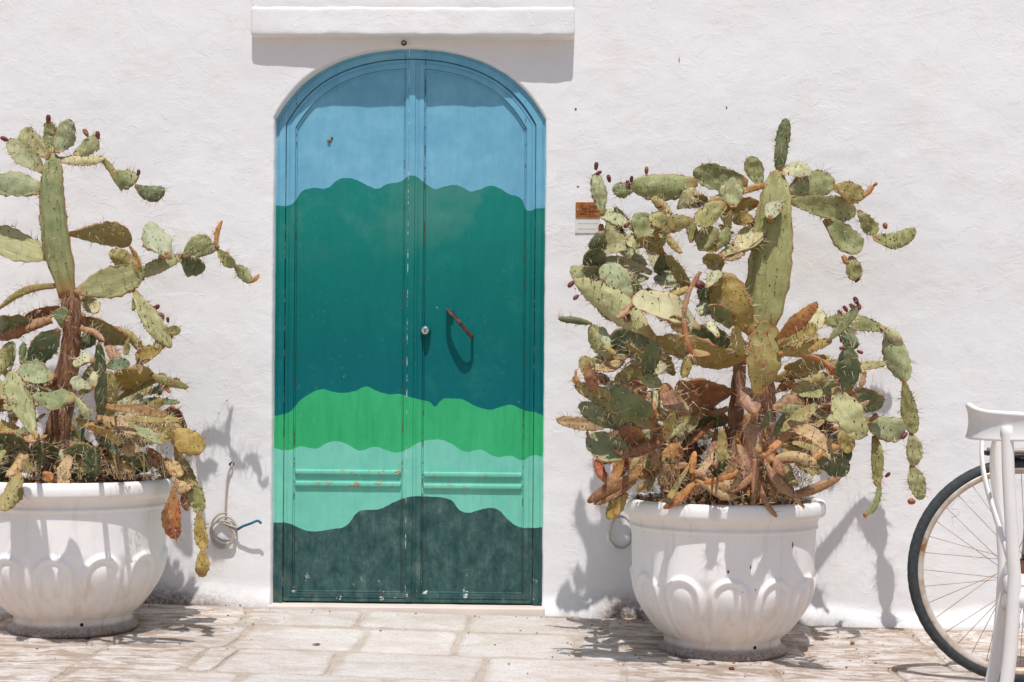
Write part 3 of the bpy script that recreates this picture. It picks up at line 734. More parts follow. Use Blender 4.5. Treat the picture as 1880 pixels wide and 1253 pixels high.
# ------------------------------------------------------------------ prickly pears
# kind: base colour, dryness
KIND = {'g': ((0.262, 0.276, 0.108), 0.16), 'G': ((0.335, 0.352, 0.172), 0.12), 'd': ((0.105, 0.150, 0.066), 0.10), 'o': ((0.270, 0.240, 0.080), 0.50),
        'y': ((0.340, 0.260, 0.070), 0.52), 'c': ((0.430, 0.430, 0.250), 0.22), 't': ((0.430, 0.290, 0.150), 0.55), 'p': ((0.390, 0.205, 0.130), 0.55),
        'b': ((0.250, 0.105, 0.058), 0.62), 'r': ((0.340, 0.085, 0.038), 0.75), 'O': ((0.450, 0.185, 0.060), 0.66)}
prng = random.Random(4)
SHAPE = {'pad': (0.60, 0.20, 0.75, 2.3), 'col': (0.45, 0.62, 0.9, 2.6), 'arm': (0.55, 0.72, 1.0, 2.3), 'long': (0.55, 0.34, 0.85, 2.3)}
def width_profile(q, shape):
    q0, neck, e, te = SHAPE[shape] if isinstance(shape, str) else shape
    up = neck + (1 - neck) * np.sin(np.clip(q / q0, 0, 1) * math.pi / 2) ** (1.25 * e)
    dn = np.sqrt(np.clip(1 - (np.clip(q - q0, 0, 1) / (1 - q0)) ** te, 0, 1))
    return np.where(q < q0, up, dn)
def spread(d, py, lim=58):
    """Pads that stand forward of the trunk lean out over the pot's rim, further out the higher they are."""
    if d > 47:
        if py >= 825: return d
        if d >= lim and py > 540:
            z = 0.93 - (py - 720) / 500.0
            return 100 * (0.84 + (z - 0.5) / 2.36) + prng.uniform(-2, 9)
        return 47 + (d - 47) * (0.6 if py < 500 else 1.3)
    return 47 - (47 - d) * 1.3
class Plant:
    def __init__(s, empty, default_depth, lim):
        s.lim = lim; s.e = empty; s.o = np.array(empty.location); s.d0 = default_depth; s.lines = []; s.pts = []; s.n = 0
    def child(s, name, V, F, mat, parent=None, **k):
        V = [(v[0] - s.o[0], v[1] - s.o[1], v[2] - s.o[2]) for v in V]
        return mesh_obj(name, V, F, mat, s.e, **k)
    def depth_at(s, px, py, reach):
        best, bd = None, 1e9
        for (x, y, dep, w) in s.lines:
            q = math.hypot(x - px, y - py) - 0.35 * w
            if q < bd: bd, best = q, dep
        return best if bd < reach else None
    def pad(s, bx, by, tx, ty, w, kind, *opts):
        s.n += 1; w *= 1.03; bx -= 0.05 * (tx - bx); by -= 0.05 * (ty - by)
        shape = 'pad'; tilt = prng.uniform(-4, 22); yaw = prng.uniform(-26, 26); bow = prng.uniform(-0.05, 0.05) * math.hypot(tx - bx, ty - by)
        dep = None; thick = 0.17; spines = 1.0; dryadd = 0
        for o in opts:
            if o == 'L': tilt = prng.uniform(32, 52); yaw *= 0.6
            elif o == 'D': tilt = prng.uniform(-48, -28)
            elif o == 'F': tilt = prng.uniform(0, 8); yaw *= 0.3
            elif o in ('col', 'arm', 'long'): shape = o
            elif o == 'x': spines = 0.0
            elif o == 'h': spines = 0.35
            elif o[0] == 'd': dep = spread(float(o[1:]), (by + ty) / 2, s.lim) / 100
            elif o[0] == 'b': bow = float(o[1:])
            elif o[0] == 't': tilt = float(o[1:])
            elif o[0] == 'y': yaw = float(o[1:])
            elif o[0] == 'k': thick = float(o[1:])
        if shape == 'arm' and thick == 0.17: thick = 0.62
        elif shape in ('pad', 'long') and thick == 0.17: thick = prng.uniform(0.09, 0.15)
        isarm = shape == 'arm'; flatpad = shape in ('pad', 'long')
        if shape == 'pad': shape = (prng.uniform(0.45, 0.70), prng.uniform(0.12, 0.26), prng.uniform(0.6, 1.15), prng.uniform(1.45, 2.7))
        elif shape == 'long': shape = (prng.uniform(0.45, 0.68), prng.uniform(0.25, 0.45), prng.uniform(0.6, 1.0), prng.uniform(2.0, 3.0))
        if dep is None:
            a = s.depth_at(bx, by, 14); dep = a + prng.uniform(-0.01, 0.015) if a is not None else s.d0 + prng.uniform(-0.10, 0.12)
        else:                                            # grow from the nearest pad behind this spot, if one is close
            near = [l[2] for l in s.lines if math.hypot(l[0] - bx, l[1] - by) - 0.4 * l[3] < 10]
            if near:
                nd = min(near, key=lambda v: abs(v - dep))
                if abs(nd - dep) < 0.09: dep = nd + 0.006
        yb = -dep; B = at(bx, by, yb); sc = scale_at(yb)
        # a short stalk back to whatever grows behind the pad's foot
        cand = [(abs(l[2] - dep), l) for l in s.lines if math.hypot(l[0] - bx, l[1] - by) < 0.45 * w + 0.3 * l[3]]
        stalk = min(cand, key=lambda t: t[0])[1] if cand else None
        if stalk is not None and 0.02 < abs(stalk[2] - dep) < 0.5:
            E = at(stalk[0] * 0.5 + (bx * 0.7 + tx * 0.3) * 0.5, stalk[1] * 0.5 + (by * 0.7 + ty * 0.3) * 0.5, -stalk[2]); B2 = at(bx * 0.86 + tx * 0.14, by * 0.86 + ty * 0.14, yb)
            rs = max(0.004, min(0.009, 0.16 * w / sc))
            Vs, Fs = tube_data(catmull([E, (E + B2) / 2 + np.array([0, 0, -0.02 * abs(E[1] - B2[1])]), B2], 8), np.linspace(rs * 1.2, rs * 0.8, 8), 9)
            st = s.child('stem', Vs, Fs, M['pad']); st.color = (*KIND[kind][0], 0.5)
        T0 = at(tx, ty, yb); ax = T0 - B; Lp = math.hypot(ax[0], ax[2]); dx, dz = ax[0] / Lp, ax[2] / Lp
        ti, ya = math.radians(tilt), math.radians(yaw)
        n = np.array([math.sin(ya) * math.cos(ti), -math.cos(ya) * math.cos(ti), math.sin(ti)])
        ay = -(dx * n[0] + dz * n[2]) / n[1]; ay = max(-1.0, min(1.0, ay))
        yt = yb + ay * Lp; yt = max(-1.3, min(-0.07, yt))
        T = at(tx, ty, yt); L = np.linalg.norm(T - B); A = (T - B) / L
        n = n - A * (n @ A); n /= np.linalg.norm(n)
        X = np.cross(A, n); X /= np.linalg.norm(X)
        perp = np.array([dz, 0, -dx]); f = max(0.45, abs(X @ perp) / 1.0)
        W = w / scale_at((yb + yt) / 2) / f; W = min(W, max(1.5 * w / sc, 0.02))
        for k in range(9):
            u = k / 8; s.pts.append(B + (T - B) * u); s.lines.append((bx + (tx - bx) * u, by + (ty - by) * u, -(yb + (yt - yb) * u), w * (0.3 if u < 0.2 else 1)))
        Tk = max(0.010, thick * W) if not isarm else max(0.007, thick * W)
        nr, m = 28, 24
        u = np.linspace(0, 1, nr); q = 1 - (1 - u) ** 1.5; q[-1] = 1
        wp = width_profile(q, shape); seed = s.n * 13 + int(bx)
        ph = prng.uniform(0, 6); fl = 1.0 if flatpad else 0.3; cup = prng.choice((-1, 1)) * prng.uniform(0.02, 0.20) * W * fl; curl = prng.uniform(-0.13, 0.13) * L * fl; bm_ = bow / sc
        if np.dot(X, perp) < 0: bm_ = -bm_
        wave = prng.uniform(0.01, 0.07) * W * fl; tw = prng.uniform(-0.55, 0.55) * fl
        ang = np.linspace(0, 2 * math.pi, m, endpoint=False)
        # areoles on a slanted lattice, both faces
        sp = min(0.040, max(0.020, W / 3.4)); are = []
        if spines > 0:
            k = 0; yq = 0.16 * L
            while yq < L * 0.97:
                hw = W / 2 * float(width_profile(np.array([yq / L]), shape)) * 0.86; x = -hw + (0.5 if k % 2 else 0.05) * sp + prng.uniform(0, 0.3) * sp
                while x < hw:
                    for sg in (1, -1): are.append((x + prng.uniform(-.28, .28) * sp, yq + prng.uniform(-.3, .3) * sp, sg)) if prng.random() < 0.86 else None
                    x += sp
                yq += sp * 0.86; k += 1
        def surf(x, yy, sg):
            qv = min(0.995, max(0.0, yy / L)); hw = W / 2 * float(width_profile(np.array([qv]), shape)); r = min(0.98, abs(x) / max(hw, 1e-4))
            tt = Tk / 2 * (hw / (W / 2)) ** 0.75 * (1 - r ** 2.2) ** 0.6
            z = sg * tt + cup * (2 * x / W) ** 2 + curl * (math.sin(qv * math.pi)) + wave * math.sin(qv * 9 + ph)
            return np.array([x + bm_ * math.sin(qv * math.pi), yy, z])
        QQ, AA = np.meshgrid(q, ang, indexing='ij'); WP = np.repeat(wp[:, None], m, 1); ca, sa = np.cos(AA), np.sin(AA)
        sd_ = np.where(ca > 0, 9.5, 0.5)
        jit = 1 + 0.30 * vnoise(QQ * 4 + seed, sd_, 1) + 0.10 * vnoise(QQ * 11 + seed, sd_ + 3, 1)
        scal = 1 + 0.055 * np.sin(QQ * L / sp * 5.2 + ph)
        x = W / 2 * WP * np.abs(ca) ** 0.85 * np.sign(ca) * jit * scal
        zz = Tk / 2 * np.maximum(0.02, WP) ** 0.75 * np.abs(sa) ** 1.1 * np.sign(sa)
        zz = zz + cup * (2 * x / W) ** 2 + curl * np.sin(QQ * math.pi) + wave * np.sin(QQ * 9 + ph) + tw * x * QQ * 0.5
        yy = QQ * L
        if W > 0.03:
            zz = zz + np.where(np.abs(sa) > 0.2, np.sign(sa), 0) * min(1, W / 0.09) * (0.0105 * vnoise(x / sp * 1.5 + seed, yy / sp * 1.5, 7) + 0.005 * vnoise(x / sp * 2.4 + seed, yy / sp * 0.5, 17))
        if shape == 'col': zz = zz + np.where(np.abs(sa) > 0.15, np.sign(sa), 0) * 0.010 * np.sin(x / W * 21 + ph + 1.2 * vnoise(x * 0 + seed, yy * 14, 3)) * np.clip(WP, 0.3, 1)
        V = np.stack([x + bm_ * np.sin(QQ * math.pi), yy, zz], -1).reshape(-1, 3)
        rim = np.where((WP > 0.35) | (QQ > 0.5), np.abs(ca) ** 1.6, 0.4); rim = np.where(QQ > 0.97, np.maximum(rim, 0.9), rim).ravel()
        alo = (QQ if not isarm else QQ * 1.6).ravel()
        F = grid_faces(nr, m, wrap=True) + [tuple(range(m - 1, -1, -1))]
        col, dry = KIND[kind]
        v_ = prng.uniform(0.86, 1.16); hue = prng.uniform(-0.10, 0.10)
        o = mesh_obj('pad', V, F, M['pad'])
        o.parent = s.e
        Mx = Matrix(((X[0], A[0], n[0], B[0] - s.o[0]), (X[1], A[1], n[1], B[1] - s.o[1]), (X[2], A[2], n[2], B[2] - s.o[2]), (0, 0, 0, 1)))
        o.matrix_local = Mx
        o.color = (col[0] * v_ * (1 + hue), col[1] * v_, col[2] * v_ * (1 - hue), min(1, dry + prng.uniform(-0.06, 0.14)))
        at1 = o.data.attributes.new('rim', 'FLOAT', 'POINT'); at1.data.foreach_set('value', rim)
        at2 = o.data.attributes.new('along', 'FLOAT', 'POINT'); at2.data.foreach_set('value', alo)
        if spines > 0 and are:
            bag = Bag()
            ring = []
            for k in range(int(2 * L / (sp * 0.9))):       # areoles along the rim
                yy = L * prng.uniform(0.2, 1.0); ring.append((yy, prng.choice((-1, 1))))
            def star(p, nd, big):
                nd = nd / (np.linalg.norm(nd) + 1e-9)
                t1 = np.cross(nd, [0.3, 0.5, 0.8]); t1 /= np.linalg.norm(t1); t2 = np.cross(nd, t1)
                r = prng.uniform(0.0020, 0.0036) * min(1, 0.5 + W / 0.10)
                bag.add([p + r * (math.cos(a) * t1 + math.sin(a) * t2) - nd * 0.001 for a in (0.3, 1.35, 2.4, 3.45, 4.5, 5.5)] + [p + nd * r * 0.8], [(k, (k + 1) % 6, 6) for k in range(6)], 0)
                for _ in range(prng.choice((0, 1, 2, 2)) if prng.random() < spines else 0):
                    ln = prng.uniform(0.016, 0.052) * big
                    d = nd + 0.75 * (prng.uniform(-1, 1) * t1 + prng.uniform(-1, 1) * t2); d /= np.linalg.norm(d)
                    e1 = np.cross(d, t1 + 0.1 * t2); e1 /= np.linalg.norm(e1); e2 = np.cross(d, e1); rb = 0.00105
                    bag.add([p + rb * e1, p + rb * (-0.5 * e1 + 0.87 * e2), p + rb * (-0.5 * e1 - 0.87 * e2), p + d * ln], [(0, 1, 3), (1, 2, 3), (2, 0, 3)], 1)
            for (x, yy, sg) in are:
                p = surf(x, yy, sg); star(p, np.array([x / W * 0.8, (yy / L - 0.5) * 0.3, sg]), 1.0)
            for yy, sg in ring:
                hw = W / 2 * float(width_profile(np.array([yy / L]), shape)); p = surf(sg * hw * 0.98, yy, 1)
                star(p, np.array([sg * (1 - 0.7 * (yy / L) ** 3), (yy / L) ** 3, 0.0]), 0.9)
            so = mesh_obj('spines', bag.V, bag.F, M['areole'], o, smooth=False, mats=[M['spine']], fmat=bag.M); so['kind'] = 'stuff'
        return o
    def trunk(s, pts, radii, name='trunk', bristle=0):
        P = np.array([at(px, py, -d / 100) for px, py, d in pts]); R = np.array([r / scale_at(-p[2] / 100) for r, p in zip(radii, pts)])
        n = 40; Q = catmull(P, n); RR = np.interp(np.linspace(0, 1, n), np.linspace(0, 1, len(R)), R); m = 22
        V, F = tube_data(Q, RR, m, flat=0.85); V = np.array(V); ctr = np.repeat(Q, m, 0); dv = V - ctr
        aa = np.tile(np.arange(m) * 2 * math.pi / m, n); hh = np.repeat(np.linspace(0, n, n), m)
        jit = 1 + 0.55 * vnoise(np.cos(aa) * 2.2 + hh * 0.16, np.sin(aa) * 2.2 + hh * 0.05, s.n) + 0.30 * vnoise(np.cos(aa) * 5, np.sin(aa) * 5 + hh * 0.3, 3)
        V = ctr + dv * jit[:, None]
        o = s.child(name, V, F, M['bark'])
        s.pts += [q for q in Q[::3]]
        for (px, py, d), r in zip(pts, radii): s.lines.append((px, py, d / 100, 2 * r))
        if bristle:
            bag = Bag()
            for _ in range(bristle):
                k = prng.randrange(2, n - 2); a = prng.uniform(0, 2 * math.pi); p = Q[k] + 0.9 * RR[k] * np.array([math.cos(a), math.sin(a), 0])
                d = np.array([math.cos(a), math.sin(a), prng.uniform(-0.9, 0.5)]) + np.array([prng.uniform(-.6, .6), prng.uniform(-.6, .6), 0]); d /= np.linalg.norm(d)
                ln = prng.uniform(0.02, 0.06); e = np.cross(d, [0, 0, 1]); e /= np.linalg.norm(e) + 1e-6; r = 0.0011
                bag.add([p + r * e, p - r * e, p + r * np.cross(d, e), p + d * ln + np.array([0, 0, -0.4 * ln])], [(0, 1, 3), (1, 2, 3), (2, 0, 3)])
            V = [(v[0] - s.o[0], v[1] - s.o[1], v[2] - s.o[2]) for v in bag.V]
            b = mesh_obj('bark_fibres', V, bag.F, M['fibre'], o, smooth=False); b['kind'] = 'stuff'
        return o
    def fruit(s, px, py, r, mat='fruit', long=1.75, dirpx=(0, -1)):
        a = s.depth_at(px, py, 40); dep = (a if a is not None else s.d0) + 0.004
        nl = min(s.lines, key=lambda l: math.hypot(l[0] - px, l[1] - py)); g = math.hypot(nl[0] - px, nl[1] - py)
        if g > 1: px += (nl[0] - px) / g * min(3.0, g * 0.3); py += (nl[1] - py) / g * min(3.0, g * 0.3)
        if dirpx == (0, -1) and g > 3: dirpx = ((px - nl[0]) / g, (py - nl[1]) / g - 0.25)
        c = at(px, py, -dep); R = 0.76 * r / scale_at(-dep); d = np.array([dirpx[0], -0.25, -dirpx[1]], float); d /= np.linalg.norm(d)
        prof = [(-1.0, 0.35), (-0.8, 0.62), (-0.4, 0.88), (0.1, 1.0), (0.55, 0.95), (0.85, 0.72), (0.98, 0.62), (1.0, 0.5), (0.88, 0.30), (0.84, 0.05)]
        V, F = tube_data([c + d * R * long * h for h, _ in prof], [R * w for _, w in prof], 12)
        o = s.child('fruit', V, F, M[mat])
        bag = Bag()
        for _ in range(10):
            t = prng.uniform(-0.5, 0.9); a = prng.uniform(0, 6.28); e1 = np.cross(d, [0.2, 0.4, 0.9]); e1 /= np.linalg.norm(e1); e2 = np.cross(d, e1)
            nd = math.cos(a) * e1 + math.sin(a) * e2; p = c + d * R * long * t + nd * R * 0.97
            for _ in range(2):
                dd = nd + 0.5 * np.array([prng.uniform(-1, 1) for _ in range(3)]); dd /= np.linalg.norm(dd); e = np.cross(dd, d) * 0.0006
                bag.add([p + e, p - e, p + dd * prng.uniform(0.006, 0.014)], [(0, 1, 2)])
        V = [(v[0] - s.o[0], v[1] - s.o[1], v[2] - s.o[2]) for v in bag.V]
        b = mesh_obj('bristles', V, bag.F, M['spine'], o, smooth=False); b['kind'] = 'stuff'
        return o
def run_pads(pl, text):
    for ln in text.strip().splitlines():
        ln = ln.split('#')[0].strip()
        if not ln: continue
        k = ln.split(); pl.pad(*[float(v) for v in k[:5]], k[5], *k[6:])

# ---- left plant
cl_ = at(125, 890, POT_Y)
cact_l = thing('prickly_pear_cactus', 'tall single-trunk prickly pear with a drooping right branch, left of the door', 'cactus', (pot_l.location[0], POT_Y, pot_l.location[2] + 0.53), 'potted prickly pears')
L = Plant(cact_l, 0.46, 61)
L.trunk([(102, 905, 45), (106, 850, 45), (112, 780, 46), (122, 700, 46), (131, 620, 47), (131, 560, 47), (127, 532, 47)], [25, 24, 21, 18, 15, 16, 11], bristle=700)
L.trunk([(92, 905, 47), (90, 850, 47), (95, 790, 47), (108, 740, 47)], [14, 13, 11, 8], bristle=200)
run_pads(L, '''
124 534 97 280 50 g col d47 t6 y8 k0.42
96 281 88 222 31 g F
105 278 129 219 37 G
88 287 40 239 38 G
78 314 15 256 38 G
137 282 178 250 38 G d50
110 292 192 291 24 c L long b-6
184 288 212 322 13 o long
207 318 252 328 40 g b6
250 341 303 352 30 d b8
82 347 -22 336 46 G
92 473 -28 432 58 G
132 431 242 441 40 o D
110 527 -4 568 13 o arm b14
142 536 268 496 52 G k0.22
250 506 334 470 26 G long
332 472 403 452 22 G long
338 470 386 437 30 g d50
333 477 378 490 32 d D
310 470 272 413 44 c L d52
252 494 203 460 34 o d44
238 452 259 492 11 O long
399 453 408 404 9 O arm b-5
400 457 431 489 22 g
430 487 461 518 23 g
457 517 476 503 7 O arm b5
248 535 314 638 36 G
303 606 332 606 18 o
244 548 244 571 9 o
150 545 178 576 26 c L d36
# middle: dark left arm and its pads
108 566 44 588 22 b D long d50
60 592 -14 592 46 d D
90 588 -4 622 22 b arm d46
114 600 117 563 26 d F d58
106 608 52 678 44 d D d55
80 628 56 640 22 y d44
20 678 22 626 20 d d42
38 676 44 628 12 d d43
-6 690 20 628 26 g d56
# right of the trunk
150 588 236 626 44 o D d42
150 604 192 626 12 p arm b-5 d54
190 622 219 664 20 p L
200 600 262 648 16 o long b-10 d44
236 620 232 652 12 o long d43
150 640 172 600 28 d d40
256 685 258 624 17 t d58
250 652 290 646 27 y d50
196 672 239 668 26 d d58
204 708 284 688 48 y D d52
280 690 346 712 16 o long d50
284 692 312 722 8 O arm d48
200 772 199 680 26 o d60 t-12
183 770 181 628 21 d long d56 D
172 660 134 668 26 c L d58
150 700 178 668 18 d d59 D
165 712 133 694 24 c L d60
172 712 172 682 16 c L d61
# left lower: bright flat pads
97 694 30 680 38 G L d60
66 800 16 682 42 G d66 t14
137 728 60 728 38 g L d62
60 732 88 716 30 d D d60
138 730 166 768 16 G d62
149 825 148 752 14 d long d52
-8 700 30 742 26 g L d60
22 778 44 738 26 y L d52
2 740 -18 700 40 d d52
84 800 30 800 15 t L long d60
40 794 -8 776 24 y L d58
62 852 -20 800 66 d D d60
72 866 66 808 27 g d68 F
114 842 84 812 20 d D d62
100 858 168 822 28 d d64 D
172 890 173 820 32 d d68 t-14
128 842 112 826 16 c L d58
# right lower cluster
192 826 184 772 26 t L d58
236 796 256 724 30 c L d60 y-12
253 790 264 740 18 d D d57
252 778 299 732 22 y d56
222 760 232 722 24 c L d50
206 768 250 798 18 t L long d64
243 786 284 814 26 c L d60
246 798 238 838 32 t L d64
272 770 318 804 32 o d56
284 764 344 784 38 b D d48
290 800 330 790 30 d D d50
312 794 377 822 44 y d58 t18
194 826 272 812 26 d D d54
206 848 278 850 46 d D d60
270 824 302 862 24 b D d60
304 842 334 874 24 t L d66
290 850 272 836 14 t L d66
324 822 354 906 34 o D d60
318 878 352 896 22 t L d66
348 882 367 944 33 g d62 F
364 944 373 1010 25 y d62 F
372 1010 371 1060 25 y d62 F
319 896 320 990 34 r d60 F h
337 898 343 938 15 r d58 F h
318 950 324 994 6 r arm d58
36 872 6 938 34 o L d80 k0.2
60 868 44 842 20 o d72
82 882 96 868 22 O d80 h
150 882 128 866 30 d D d74
12 850 -20 880 40 d d60
''')
frng = random.Random(77)
def fill(pl, boxes, cx_, cy_):
    for (xa_, xb_, ya_, yb_, n_, kinds, d_) in boxes:
        for _ in range(n_):
            bx, by = frng.uniform(xa_, xb_), frng.uniform(ya_, yb_)
            an = math.atan2(by - cy_ + 10, bx - cx_) + frng.uniform(-0.5, 0.5); l = frng.uniform(55, 108); slim = frng.random() < 0.8
            pl.pad(bx, by, bx + l * math.cos(an), by + l * math.sin(an) * 0.8 + 8, frng.uniform(12, 22) if slim else frng.uniform(24, 36), frng.choice(kinds), 'd%d' % frng.randint(*d_), frng.choice(('L', 'L', 'D', 'F')), *(('long', 'b%d' % frng.randint(-9, 9)) if slim else ()))
fill(L, [(10, 260, 750, 860, 20, 'gdotygd', (40, 60)), (130, 230, 720, 850, 12, 'ogtdy', (48, 72)), (20, 100, 700, 800, 6, 'dgo', (44, 52)), (150, 280, 660, 780, 7, 'oydt', (40, 50))], 120, 760)
for a in ((89, 217, 6), (6, 255, 6), (180, 248, 6), (255, 314, 4.5), (289, 564, 6), (308, 584, 4)): L.fruit(*a)
L.fruit(156, 241, 6, 'bud', 1.7); L.fruit(295, 582, 11, 'fruit', 1.1); L.fruit(292, 721, 7, 'fruit', 1.5); L.fruit(193, 834, 8, 'fruit', 1.2)

# ---- right plant
cact_r = thing('prickly_pear_cactus', 'wide bushy prickly pear with many crowded pads, right of the door', 'cactus', (pot_r.location[0], POT_Y, pot_r.location[2] + 0.53), 'potted prickly pears')
R_ = Plant(cact_r, 0.46, 58)
R_.trunk([(1345, 912, 46), (1348, 850, 46), (1350, 790, 46), (1356, 720, 47), (1360, 655, 47), (1372, 628, 47)], [17, 15, 13, 12, 10, 9], bristle=300)
R_.trunk([(1408, 912, 47), (1410, 850, 47), (1410, 780, 47), (1408, 720, 48), (1400, 690, 50)], [18, 16, 15, 14, 12], bristle=260)
R_.trunk([(1388, 912, 62), (1384, 860, 62), (1376, 800, 60), (1374, 762, 58)], [17, 16, 13, 11], bristle=120)
R_.trunk([(1275, 912, 42), (1262, 850, 40), (1256, 800, 40), (1262, 740, 40)], [24, 26, 24, 18], bristle=420)
R_.trunk([(1225, 905, 46), (1222, 860, 46), (1216, 815, 46)], [10, 9, 7], bristle=120)
